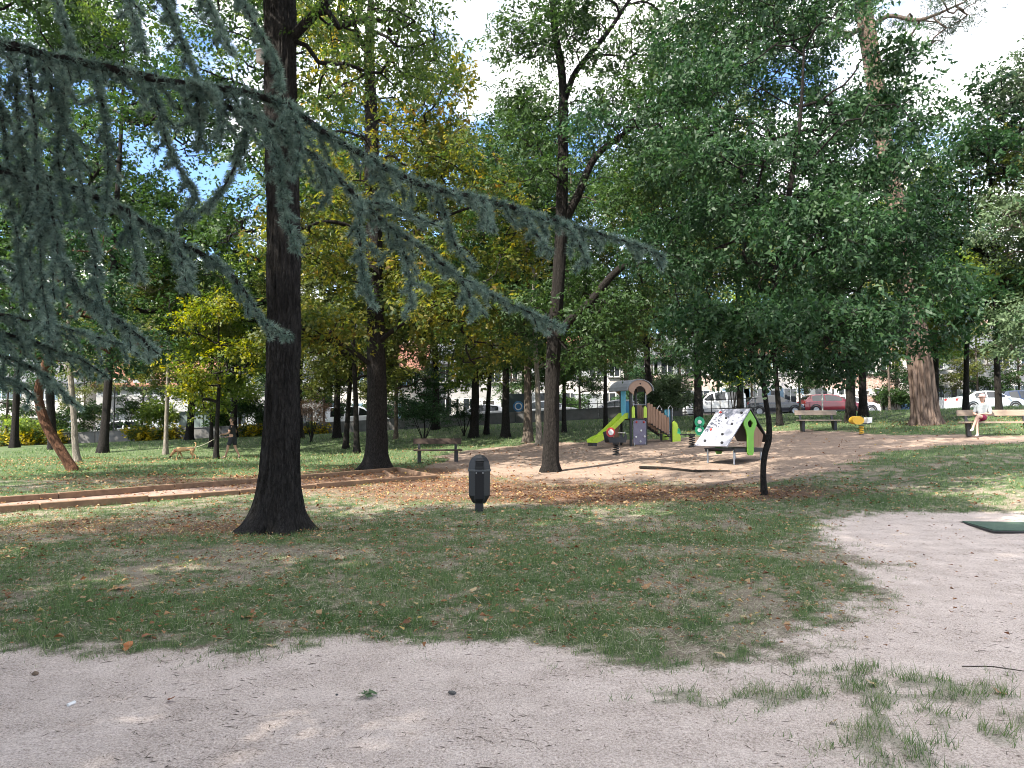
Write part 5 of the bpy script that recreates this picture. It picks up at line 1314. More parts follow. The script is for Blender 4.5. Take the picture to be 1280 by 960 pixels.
# local frame: ridge runs along y, white slope falls to -x
def slab(m, a, b, y0, y1, t):
    a = Vector((a[0], 0, a[1])); b = Vector((b[0], 0, b[1])); nrm = Vector((-(b - a).z, 0, (b - a).x)).normalized() * t
    q = [a, b, b + nrm, a + nrm]
    return m.prism([(v.x, v.z) for v in q], y0, y1)
wp = slab(MB(), (-1.18, .50), (.02, 1.66), -.62, .62, .035).build('climbing_panel', M_WHITEPN, chouse)
for k_, (u, y) in enumerate(((.08, -.38), (.12, .30), (.30, -.20), (.42, .35), (.58, -.32), (.74, .05), (.88, -.42), (.90, .40))):
    x = -1.18 + 1.2 * u; z = .50 + 1.16 * u
    mm = MB().lathe([(.042, 0), (.046, .03), (.03, .05), (.01, .055)], 8)
    o = mm.build('hold', (M_BLACKPL, M_DKMETAL, M_BLACKPL, M_RED)[k_ % 4 if k_ % 5 else 0], wp, (x - .026, y, z + .026), (0, R(-46), 0), smooth=True)
slab(MB(), (.04, 1.68), (1.02, .62), -.62, .62, .035).build('roof_slope', M_BLACKPL, chouse)
def gable_panel(y):
    # green panel: wide under the ridge, narrow leg to the floor, with a round hole
    N_ = 16; cz, cr = 1.22, .13
    outer = [(.02, 1.62), (.30, 1.33), (.34, 1.20), (.20, .98), (.16, .80), (.16, .30), (.10, .22), (-.10, .22), (-.16, .30), (-.16, .80), (-.20, .98), (-.34, 1.20), (-.30, 1.33)]
    m = MB()
    ang = [math.atan2(z - cz, x) for x, z in outer]
    hole = [(cr * math.cos(a), cz + cr * math.sin(a)) for a in ang]
    n = len(outer)
    v = [(x, y - .02, z) for x, z in outer] + [(x, y - .02, z) for x, z in hole] + [(x, y + .02, z) for x, z in outer] + [(x, y + .02, z) for x, z in hole]
    f = []
    for i in range(n):
        j = (i + 1) % n
        f += [(i, j, n + j, n + i), (2 * n + i, 2 * n + j, 3 * n + j, 3 * n + i), (i, j, 2 * n + j, 2 * n + i), (n + i, n + j, 3 * n + j, 3 * n + i)]
    return m.add(v, f)
gable_panel(-.60).build('green_gable', M_GREENPL, chouse)
gable_panel(.60).build('green_gable', M_GREENPL, chouse)
MB().prism([(.18, 1.0), (.34, 1.18), (.72, .86), (.60, .48), (.18, .48)], -.585, -.56).build('side_wall', M_BROWNPL, chouse)
MB().prism([(-.18, 1.0), (-.34, 1.18), (-.62, .98), (-.40, .62), (-.18, .60)], .53, .56).build('side_wall', M_BLACKPL, chouse)
MB().box((0, 0, .42), (1.55, 1.16, .05)).build('floor', M_DKMETAL, chouse)
for x in (-.70, .70):
    for y in (-.5, .5): MB().tube([(x, y, -.05), (x, y, .42)], .03, 8).build('leg', M_STEEL, chouse)
for y in (-.55, .55): MB().box((0, y, .36), (1.5, .05, .08)).build('beam', M_BLACKPL, chouse)

# ------------------------------------------------------------------ spring riders
def spring(t, r=.10, h=.40, m=M_BLACKPL, turns=5):
    pts = [(r * math.cos(a), r * math.sin(a), h * a / (2 * math.pi * turns)) for a in np.linspace(0, 2 * math.pi * turns, turns * 10)]
    MB().tube(pts, .02, 6).build('spring', m, t)
    MB().lathe([(r * 1.4, -.05), (r * 1.4, .02)], 12).build('ground_plate', M_DKMETAL, t)
    MB().lathe([(r * 1.2, h - .01), (r * 1.2, h + .03)], 12).build('top_plate', M_DKMETAL, t)
p = at(770, 569)
r1 = thing('spring_rider', 'dark spring rider with red and white roundel near the slide foot', 'spring rider', p, R(20), 'spring riders')
spring(r1)
MB().prism([(-.34, .44), (.30, .44), (.36, .62), (.30, .80), (.22, .62), (-.18, .60), (-.30, .84), (-.42, .80)], -.17, -.14).build('side_panel', M_BLACKPL, r1)
MB().prism([(-.34, .44), (.30, .44), (.36, .62), (.30, .80), (.22, .62), (-.18, .60), (-.30, .84), (-.42, .80)], .14, .17).build('side_panel', M_BLACKPL, r1)
MB().box((0, 0, .56), (.34, .30, .05)).build('seat', M_RED, r1)
MB().lathe([(.17, -.20), (.17, -.18)], 20, (-.30, 0, .80), 'y').build('roundel', M_RED, r1)
MB().lathe([(.10, -.215), (.10, -.20)], 20, (-.30, 0, .80), 'y').build('roundel_centre', M_WHITE, r1)
MB().tube([(.22, -.24, .78), (.22, .24, .78)], .02, 8).build('handle', M_STEEL, r1)
p = at(865, 559)
r2 = thing('spring_rider', 'green leaf-shaped spring rider beside the climbing house', 'spring rider', p, R(-10), 'spring riders')
spring(r2)
MB().box((-.15, 0, .46), (.55, .26, .05)).build('seat', M_BLACKPL, r2)
for cx, cz, rr in ((.28, .62, .17), (.28, .92, .18)):
    MB().prism([(cx + rr * math.cos(a) * (1 if abs(math.sin(a)) < .9 else .6), cz + rr * 1.15 * math.sin(a)) for a in np.linspace(0, 2 * math.pi, 13)[:-1]], -.03, .03).build('leaf_panel', M_TEAL, r2)
    MB().lathe([(.075, -.05), (.075, .05)], 14, (cx, 0, cz), 'y').build('ring', M_WHITE, r2)
MB().prism([(-.52, .50), (-.40, .48), (-.42, .66), (-.50, .70)], -.05, .05).build('tail_panel', M_TEAL, r2)
MB().tube([(.30, -.26, .76), (.30, .26, .76)], .02, 8).build('handle', M_STEEL, r2)
p = at(1077, 543)
r3 = thing('spring_rider', 'yellow spring rider on the sandy ground near the empty bench', 'spring rider', p, R(10), 'spring riders', scale=(.8, .8, .8))
spring(r3, m=M_YELLOWPL)
MB().prism([(-.45 + .30 * math.cos(a) * 1.0 + .2, .66 + .20 * math.sin(a)) for a in np.linspace(0, 2 * math.pi, 15)[:-1]], -.16, .16).build('body', M_YELLOWPL, r3)
MB().box((.12, 0, .50), (.50, .28, .06)).build('seat', M_BLACKPL, r3)
MB().prism([(.22, .52), (.46, .56), (.48, .80), (.24, .80)], -.14, .14).build('backrest', M_WHITE, r3)
MB().tube([(-.05, -.26, .82), (-.05, .26, .82)], .02, 8).build('handle', M_BLACKPL, r3)

# ------------------------------------------------------------------ small things on the ground
pts = [at(px, py) for px, py in ((800, 586), (830, 588), (868, 591), (912, 592))]
m = MB().tube([(q[0], q[1], q[2] + .045 + .02 * (i % 2)) for i, q in enumerate(pts)], [.042, .036, .028, .014], 8)
tag(m.build('fallen_branch', BK_DARK, smooth=True), 'long dark fallen branch lying on the sandy play ground', 'branch')
pts = [at(px, py) for px, py in ((1203, 839), (1240, 838), (1285, 846))]
tag(MB().tube([(q[0], q[1], q[2] + .018) for q in pts], [.005, .004, .003], 6).build('twig', BK_MID), 'thin dry twig lying among the grass tufts on the path', 'twig')
def pebble(name, lab, cat, px, py, s, m, sc=(1, .7, .5)):
    p = at(px, py); z = float(height_at(p[0:1], p[1:2])[0]); b_ = bmesh.new(); bmesh.ops.create_icosphere(b_, subdivisions=2, radius=1)
    for v_ in b_.verts:
        n_ = mnoise.noise(v_.co * 1.3 + Vector((px, py, 0)) * .1); v_.co = Vector((v_.co.x * sc[0], v_.co.y * sc[1], v_.co.z * sc[2])) * (1 + .25 * n_)
    me = bpy.data.meshes.new(name); b_.to_mesh(me); b_.free()
    tag(link(name, me, None, m, (p[0], p[1], z + s * sc[2] * .6), (0, 0, px * .7), s), lab, cat)
M_STONE = mat('dark_stone', (.05, .05, .048), (.09, .09, .085), 8, .8)
pebble('stone', 'dark pebble on the pale path below the litter bin', 'stone', 565, 871, .024, M_STONE)
pebble('stone', 'brown pebble at the left of the pale path', 'stone', 44, 845, .026, mat('brown_stone', (.16, .11, .07), (.10, .07, .05), 8, .85))
pebble('stone', 'tiny black pebble on the pale path', 'stone', 421, 870, .010, M_STONE)
p = at(89, 883); zz = float(height_at(p[0:1], p[1:2])[0])
cg = thing('paper_scrap', 'small white rolled paper scrap lying on the pale path', 'litter', (p[0], p[1], zz + .012), R(70))
MB().tube([(-.022, 0, 0), (.022, 0, .002)], .009, 10).build('roll', M_WHITE, cg)
p = at(458, 877); zz = float(height_at(p[0:1], p[1:2])[0])
sp_ = thing('green_sprig', 'fresh green leaf sprig dropped on the pale path', 'leaf', (p[0], p[1], zz + .012), 0, scale=(.62, .62, .62))
M_SPRIG = mat('sprig', (.035, .075, .028), (.06, .11, .04), 20, .5)
MB().tube([(-.05, -.04, .0), (0, 0, .012), (.05, .04, .01)], .003, 5).build('stalk', M_SPRIG, sp_)
for i, (x, y, a, s_) in enumerate(((-.04, -.01, 2.6, .09), (.0, .03, 1.2, .10), (.05, .05, .5, .11), (.03, -.02, -.6, .09))):
    me = plates[i % 5].copy(); me.materials.clear()
    link('leaf', me, sp_, M_SPRIG, (x, y, .015), (.2, .1, a), s_)
# green mat at the right edge
p = at(1290, 664)
mt = thing('green_mat', 'flat green artificial turf mat on the dirt path', 'mat', (p[0], p[1], p[2]), R(-8))
MB().box((.35, .25, .022), (1.9, .95, .024)).build('turf_sheet', mat('turf_green', (.045, .085, .06), (.075, .115, .08), 60, .95, .6, 200), mt)
MB().box((.35, .25, .012), (1.96, 1.01, .02)).build('base', M_DKMETAL, mt)
# nest box on the big trunk
tb = at(345, 664); q = P(326, 72, tb[1] - .12)
nb = thing('nest_box', 'small pale box sign fixed to the big dark trunk', 'nest box', q, R(-25))
MB().box((0, 0, 0), (.10, .12, .18)).build('box', paint('pale_box', (.55, .48, .42), .7), nb)
MB().box((0, -.01, .10), (.13, .16, .02), Matrix.Rotation(R(10), 3, 'X')).build('lid', paint('pale_lid', (.62, .60, .58), .6), nb)
MB().tube([(.05, .06, 0), (.16, .22, .0)], .012, 6).build('bracket', M_DKMETAL, nb)
# ------------------------------------------------------------------ people and dog
def skin_part(name, nodes, edges, m, parent, root=None, sub=2):
    keys = list(nodes); ix = {k: i for i, k in enumerate(keys)}
    me = bpy.data.meshes.new(name)
    me.from_pydata([nodes[k][0] for k in keys], [(ix[a], ix[b]) for a, b in edges], [])
    o = link(name, me, parent, m)
    o.modifiers.new('skin', 'SKIN')
    sv = me.skin_vertices[0].data
    for k, i in ix.items():
        r = nodes[k][1]; r = (r, r) if not hasattr(r, '__len__') else r
        sv[i].radius = r; sv[i].use_root = (k == (root or keys[0]))
    md = o.modifiers.new('sub', 'SUBSURF'); md.levels = sub; md.render_levels = sub
    o.modifiers['skin'].use_smooth_shade = True
    return o
def chain(nodes, edges, start, pts, pre):
    last = start
    for i, (p_, r_) in enumerate(pts):
        k = pre + str(i); nodes[k] = (tuple(p_), r_); edges.append((last, k)); last = k
    return last
def hand(nodes, edges, wrist, wp, dr, pre, curl=(0, 0, -.35), side=(0, 1, 0)):
    dr = Vector(dr).normalized(); wp = Vector(wp); sd = Vector(side); cu = Vector(curl)
    pk = pre + 'palm'; pp = wp + dr * .07; nodes[pk] = (tuple(pp), (.034, .020)); edges.append((wrist, pk))
    for i, (off, ln) in enumerate(((-.027, .065), (-.009, .075), (.010, .070), (.027, .055))):
        a = pp + dr * .035 + sd * off; b_ = a + (dr + cu).normalized() * ln * .5; c_ = b_ + (dr + cu * 3).normalized() * ln * .5
        chain(nodes, edges, pk, ((a, .010), (b_, .009), (c_, .008)), pre + 'f%d_' % i)
    a = wp + dr * .035 + sd * .040; b_ = a + (dr + sd * .5 + cu * .5).normalized() * .045
    chain(nodes, edges, pk, ((a, .011), (b_, .009)), pre + 'th')
M_SKIN = mat('skin', (.46, .27, .19), (.40, .22, .15), 12, .55)
M_SKIN2 = mat('skin_pale', (.58, .38, .30), (.50, .31, .24), 12, .55)
M_CLBLACK = mat('black_cloth', (.014, .014, .016), (.024, .024, .027), 30, .9, .2, 80)
M_CLNAVY = mat('dark_shorts_cloth', (.017, .017, .024), (.03, .03, .038), 30, .9, .2, 80)
M_HAIRBK = mat('dark_hair', (.018, .013, .010), (.035, .025, .018), 60, .6)
M_SHOE = paint('dark_shoe', (.05, .045, .04), .6)
# man: faces -x (towards the dog), mid-stride
p = at(290, 573)
man = thing('person', 'person in black t-shirt and black shorts walking with a leash on the lawn', 'person', p, R(-4))
nd = {'pelvis': ((0, 0, .93), (.150, .115)), 'waist': ((.0, 0, 1.08), (.138, .100)), 'chest': ((-.02, 0, 1.30), (.165, .110)), 'neckb': ((-.02, 0, 1.46), (.075, .070)), 'neck': ((-.035, 0, 1.53), .052), 'jaw': ((-.055, 0, 1.61), (.068, .078)), 'head': ((-.05, 0, 1.69), (.080, .095)), 'crown': ((-.04, 0, 1.755), (.058, .068))}
ed = [('pelvis', 'waist'), ('waist', 'chest'), ('chest', 'neckb'), ('neckb', 'neck'), ('neck', 'jaw'), ('jaw', 'head'), ('head', 'crown')]
nd['nose'] = ((-.155, 0, 1.655), .014); ed.append(('head', 'nose'))
for sy, k in ((-1, 'l'), (1, 'r')):
    nd['ear' + k] = ((-.03, sy * .088, 1.665), (.012, .02)); ed.append(('head', 'ear' + k))
legs = {'l': [((-.02, -.10, .86), .088), ((-.16, -.10, .50), .060), ((-.15, -.10, .42), .054), ((-.25, -.10, .10), .038), ((-.27, -.10, .05), .042), ((-.40, -.10, .03), (.042, .026))],
        'r': [((.04, .10, .86), .088), ((.08, .10, .50), .060), ((.12, .10, .42), .054), ((.27, .10, .14), .038), ((.29, .10, .07), .042), ((.19, .10, .03), (.042, .026))]}
for k in legs: chain(nd, ed, 'pelvis', legs[k], 'leg' + k)
arms = {'l': [((-.02, -.19, 1.40), .060), ((-.04, -.235, 1.14), .044), ((-.24, -.21, 1.06), .036), ((-.32, -.18, 1.07), .028)],
        'r': [((-.02, .19, 1.40), .060), ((.04, .24, 1.14), .044), ((-.16, .24, .98), .036), ((-.26, .22, .94), .028)]}
for k in arms:
    w = chain(nd, ed, 'chest', arms[k], 'arm' + k); wp = Vector(nd[w][0])
    hand(nd, ed, w, wp, (-1, 0, -.05), 'hand' + k, (0, 0, -.5))
skin_part('body', nd, ed, M_SKIN, man, 'pelvis')
nd2 = {'hem': ((0, 0, .88), (.172, .140)), 'waist': ((0, 0, .98), (.164, .130)), 'mid': ((0, 0, 1.12), (.155, .118)), 'chest': ((-.02, 0, 1.30), (.178, .124)), 'neckb': ((-.02, 0, 1.455), (.085, .082))}
ed2 = [('hem', 'waist'), ('waist', 'mid'), ('mid', 'chest'), ('chest', 'neckb')]
for sy, k in ((-1, 'l'), (1, 'r')): chain(nd2, ed2, 'chest', (((-.02, sy * .19, 1.40), .075), ((-.03, sy * .225, 1.24), .066)), 'sl' + k)
skin_part('t_shirt', nd2, ed2, M_CLBLACK, man, 'hem')
nd3 = {'w': ((0, 0, 1.0), (.158, .124)), 'h': ((0, 0, .90), (.165, .135))}; ed3 = [('w', 'h')]
chain(nd3, ed3, 'h', (((-.03, -.10, .80), .112), ((-.12, -.105, .56), .098)), 'a'); chain(nd3, ed3, 'h', (((.05, .10, .80), .112), ((.075, .105, .56), .098)), 'b')
skin_part('shorts', nd3, ed3, M_CLNAVY, man, 'w')
skin_part('hair', {'a': ((-.025, 0, 1.72), (.088, .098)), 'b': ((-.02, 0, 1.77), (.066, .074)), 'c': ((.03, 0, 1.66), (.07, .05))}, [('a', 'b'), ('a', 'c')], M_HAIRBK, man)
skin_part('beard', {'a': ((-.105, 0, 1.585), (.050, .030)), 'b': ((-.075, 0, 1.60), (.062, .045))}, [('a', 'b')], M_HAIRBK, man)
for (x, y, z, a) in ((-.345, -.10, .035, 0), (.235, .10, .05, .25)):
    skin_part('shoe', {'heel': ((x + .09, y, z + .02), (.045, .042)), 'mid': ((x, y, z), (.048, .036)), 'toe': ((x - .09, y, z - .005), (.042, .028))}, [('heel', 'mid'), ('mid', 'toe')], M_SHOE, man)
man_hand = Vector(p) + Matrix.Rotation(R(-4), 3, 'Z') @ Vector((-.42, -.18, 1.05))

# dog: faces -x, nose to the ground
pd = at(231, 574); ks = pd[1] / 36.0
dog = thing('dog', 'tan dog with dark muzzle sniffing the grass on a leash', 'dog', pd, R(3), scale=(ks, ks, ks))
M_FUR = mat('tan_fur', (.50, .31, .15), (.33, .19, .09), 7, .9, .5, 90)
M_FURDK = mat('dark_fur', (.05, .032, .022), (.03, .02, .015), 14, .9, .4, 90)
nd = {'chest': ((-.24, 0, .46), (.115, .150)), 'mid': ((0, 0, .47), (.105, .118)), 'loin': ((.22, 0, .50), (.092, .098)), 'rump': ((.36, 0, .49), (.098, .110)), 'shoulder': ((-.36, 0, .47), (.092, .115)), 'neck': ((-.50, 0, .38), (.070, .085)), 'head': ((-.62, 0, .25), (.068, .075)), 'muzzle': ((-.69, 0, .14), (.040, .045)), 'nose': ((-.72, 0, .07), .028)}
ed = [('mid', 'chest'), ('chest', 'shoulder'), ('shoulder', 'neck'), ('neck', 'head'), ('head', 'muzzle'), ('muzzle', 'nose'), ('mid', 'loin'), ('loin', 'rump')]
for sy, k, dx in ((-1, 'l', -.05), (1, 'r', .10)):
    chain(nd, ed, 'chest', (((-.30 + dx * .2, sy * .08, .36), .062), ((-.27 + dx * .4, sy * .085, .25), .040), ((-.28 + dx * 1.1, sy * .085, .13), .026), ((-.28 + dx * 1.3, sy * .085, .04), .023), ((-.33 + dx * 1.3, sy * .085, .02), (.030, .018))), 'f' + k)
for sy, k, dx in ((-1, 'l', .14), (1, 'r', -.08)):
    chain(nd, ed, 'rump', (((.34 + dx * .3, sy * .085, .38), .080), ((.28 + dx * .7, sy * .09, .28), .052), ((.42 + dx, sy * .09, .16), .028), ((.39 + dx, sy * .09, .04), .023), ((.34 + dx, sy * .09, .02), (.030, .018))), 'h' + k)
chain(nd, ed, 'rump', (((.46, 0, .56), .034), ((.52, 0, .68), .028), ((.50, 0, .78), .024), ((.42, 0, .80), .018)), 'tail')
for sy, k in ((-1, 'l'), (1, 'r')): chain(nd, ed, 'head', (((-.58, sy * .065, .30), .022), ((-.60, sy * .085, .22), .018)), 'ear' + k)
skin_part('body', nd, ed, M_FUR, dog, 'mid')
skin_part('dark_muzzle', {'a': ((-.66, 0, .185), (.056, .060)), 'b': ((-.70, 0, .12), (.046, .050)), 'c': ((-.725, 0, .065), .032)}, [('a', 'b'), ('b', 'c')], M_FURDK, dog)
MB().lathe([(.098, -.015), (.098, .015), (.088, .015), (.088, -.015)], 16).build('collar', M_RED, dog, (-.455, 0, .41), (0, R(48), 0))
ca = Vector(pd) + Matrix.Rotation(R(3), 3, 'Z') @ (Vector((-.42, 0, .52)) * ks)
lp = [ca.lerp(man_hand, t) + Vector((0, 0, -.22 * math.sin(math.pi * t))) for t in np.linspace(0, 1, 14)]
tag(MB().tube(lp, .011, 6).build('leash', paint('pale_leash', (.50, .46, .34), .8)), 'pale leash hanging between the dog and its walker', 'leash')

# woman on the bench (bench local frame: sits on seat, faces -y)
bp_ = Vector(b3.location); rot = Matrix.Rotation(b3.rotation_euler[2], 3, 'Z')
wpos = bp_ + rot @ Vector((-.38, 0, 0)); wpos.z = g(wpos.x, wpos.y)
woman = thing('person', 'person in pale grey top and maroon shorts sitting cross-legged on the bench', 'person', wpos, b3.rotation_euler[2] - R(28))
nd = {'pelvis': ((0, -.02, .57), (.165, .125)), 'waist': ((0, .0, .72), (.135, .105)), 'chest': ((.0, .03, .93), (.155, .110)), 'neckb': ((.0, .03, 1.06), (.070, .066)), 'neck': ((0, .015, 1.12), .048), 'jaw': ((-.01, -.02, 1.195), (.066, .074)), 'head': ((-.01, -.005, 1.275), (.078, .092)), 'crown': ((0, .01, 1.34), (.056, .066)), 'nose': ((-.02, -.110, 1.245), .013)}
ed = [('pelvis', 'waist'), ('waist', 'chest'), ('chest', 'neckb'), ('neckb', 'neck'), ('neck', 'jaw'), ('jaw', 'head'), ('head', 'crown'), ('head', 'nose')]
for sx, k in ((-1, 'l'), (1, 'r')): nd['ear' + k] = ((sx * .086, .01, 1.25), (.012, .02)); ed.append(('head', 'ear' + k))
chain(nd, ed, 'pelvis', (((-.09, -.14, .56), .085), ((-.08, -.42, .56), .060), ((-.08, -.46, .48), .052), ((-.07, -.46, .14), .036), ((-.07, -.45, .06), .040), ((-.07, -.58, .03), (.042, .026))), 'll')
chain(nd, ed, 'pelvis', (((.09, -.14, .60), .085), ((-.02, -.44, .68), .060), ((-.06, -.49, .62), .052), ((-.16, -.56, .32), .036), ((-.17, -.57, .25), .040), ((-.20, -.68, .20), (.042, .026))), 'lr')
for sx, k, e_, h_ in ((-1, 'l', (-.24, -.06, .74), (-.10, -.30, .72)), (1, 'r', (.24, -.06, .74), (.06, -.30, .74))):
    w = chain(nd, ed, 'chest', (((sx * .18, .03, 1.0), .056), (e_, .042), ((Vector(e_) * .4 + Vector(h_) * .6), .034), (h_, .027)), 'arm' + k)
    hand(nd, ed, w, nd[w][0], (-sx * .5, -1, 0), 'hand' + k, (0, 0, -.35), (sx, 0, 0))
skin_part('body', nd, ed, M_SKIN2, woman, 'pelvis')
nd2 = {'w': ((0, -.01, .60), (.168, .130)), 'm': ((0, 0, .74), (.152, .122)), 'c': ((0, .03, .93), (.170, .126)), 'n': ((0, .03, 1.06), (.080, .076))}; ed2 = [('w', 'm'), ('m', 'c'), ('c', 'n')]
for sx, k, e_ in ((-1, 'l', (-.235, -.05, .76)), (1, 'r', (.235, -.05, .76))): chain(nd2, ed2, 'c', (((sx * .18, .03, 1.0), .070), (e_, .058)), 's' + k)
skin_part('top', nd2, ed2, mat('pale_grey_cloth', (.28, .30, .31), (.21, .23, .24), 14, .9, .2, 60), woman, 'w')
nd3 = {'w': ((0, -.01, .62), (.172, .132)), 'h': ((0, -.06, .57), (.178, .118))}; ed3 = [('w', 'h')]
chain(nd3, ed3, 'h', (((-.09, -.16, .57), .105), ((-.085, -.36, .575), .088)), 'a'); chain(nd3, ed3, 'h', (((.08, -.16, .61), .105), ((.01, -.36, .67), .088)), 'b')
skin_part('shorts', nd3, ed3, mat('maroon_cloth', (.22, .015, .055), (.14, .01, .04), 14, .9, .2, 60), woman, 'w')
skin_part('hair', {'a': ((0, .03, 1.29), (.088, .092)), 'b': ((0, .06, 1.20), (.070, .058)), 'c': ((0, .075, 1.10), (.058, .038))}, [('a', 'b'), ('b', 'c')], mat('brown_hair', (.09, .045, .028), (.05, .028, .018), 50, .6), woman)
hat = MB().lathe([(.098, 1.30), (.100, 1.33), (.088, 1.385), (.05, 1.41), (.01, 1.415)], 18, (0, .005, 0)).build('cap', mat('pale_pink_cloth', (.42, .28, .27), (.36, .24, .23), 18, .85), woman, smooth=True)
MB().prism([(-.085, 1.312), (.085, 1.312), (.07, 1.325), (-.07, 1.325)], -.22, -.06).build('brim', mat('pale_brim', (.46, .35, .33), (.40, .30, .28), 18, .85), woman)
for a_, b_, c_ in (((-.07, -.44, .05), (-.07, -.51, .035), (-.07, -.60, .03)), ((-.165, -.56, .24), (-.18, -.62, .215), (-.205, -.70, .19))):
    skin_part('shoe', {'a': (a_, (.044, .046)), 'b': (b_, (.048, .036)), 'c': (c_, (.042, .028))}, [('a', 'b'), ('b', 'c')], paint('pale_shoe', (.55, .50, .48), .7), woman)

# ------------------------------------------------------------------ cars
M_GLASS = paint('car_glass', (.012, .015, .018), .06, spec=.8)
M_TYRE = paint('tyre', (.016, .016, .017), .85)
M_RIM = paint('rim', (.34, .35, .36), .3, metal=.7)
M_LAMP = paint('lamp_glass', (.62, .64, .66), .12, spec=.8)
M_TAIL = paint('tail_lamp', (.36, .02, .02), .2)
M_PLATE = paint('number_plate', (.60, .60, .56), .5)
SHAPES = {
 'hatch': dict(top=[(-2.0, .55), (-1.99, .86), (-1.86, 1.08), (-1.62, 1.34), (-1.2, 1.45), (-.3, 1.48), (.35, 1.39), (.75, 1.18), (1.10, .97), (1.6, .87), (1.88, .74), (1.98, .55)], belt=.93, w=.87, ws=(.42, 1.05), rw=(-1.84, -1.58), side=[(-1.45, -.62), (-.54, .62)], axles=(-1.25, 1.27)),
 'sedan': dict(top=[(-2.3, .60), (-2.28, .90), (-2.1, 1.02), (-1.55, 1.10), (-1.05, 1.36), (-.3, 1.45), (.25, 1.43), (.75, 1.24), (1.2, .98), (1.8, .88), (2.15, .74), (2.3, .55)], belt=.93, w=.89, ws=(.40, 1.15), rw=(-1.5, -1.0), side=[(-1.15, -.42), (-.34, .82)], axles=(-1.36, 1.42)),
 'van': dict(top=[(-2.1, .6), (-2.09, 1.0), (-2.06, 1.62), (-1.9, 1.80), (-1.0, 1.84), (.1, 1.80), (.55, 1.62), (1.08, 1.18), (1.35, 1.06), (1.8, .98), (2.02, .82), (2.1, .55)], belt=1.10, w=.91, ws=(.56, 1.08), rw=(-2.075, -2.05), side=[(-1.7, -.78), (-.62, .12), (.22, .88)], axles=(-1.3, 1.36)),
 'suv': dict(top=[(-2.25, .6), (-2.24, 1.0), (-2.12, 1.36), (-1.85, 1.62), (-1.2, 1.68), (0, 1.68), (.4, 1.60), (.75, 1.38), (1.1, 1.12), (1.7, 1.02), (2.1, .88), (2.25, .6)], belt=1.05, w=.93, ws=(.44, 1.06), rw=(-2.1, -1.86), side=[(-1.7, -1.05), (-.95, -.25), (-.15, .72)], axles=(-1.38, 1.40)),
}
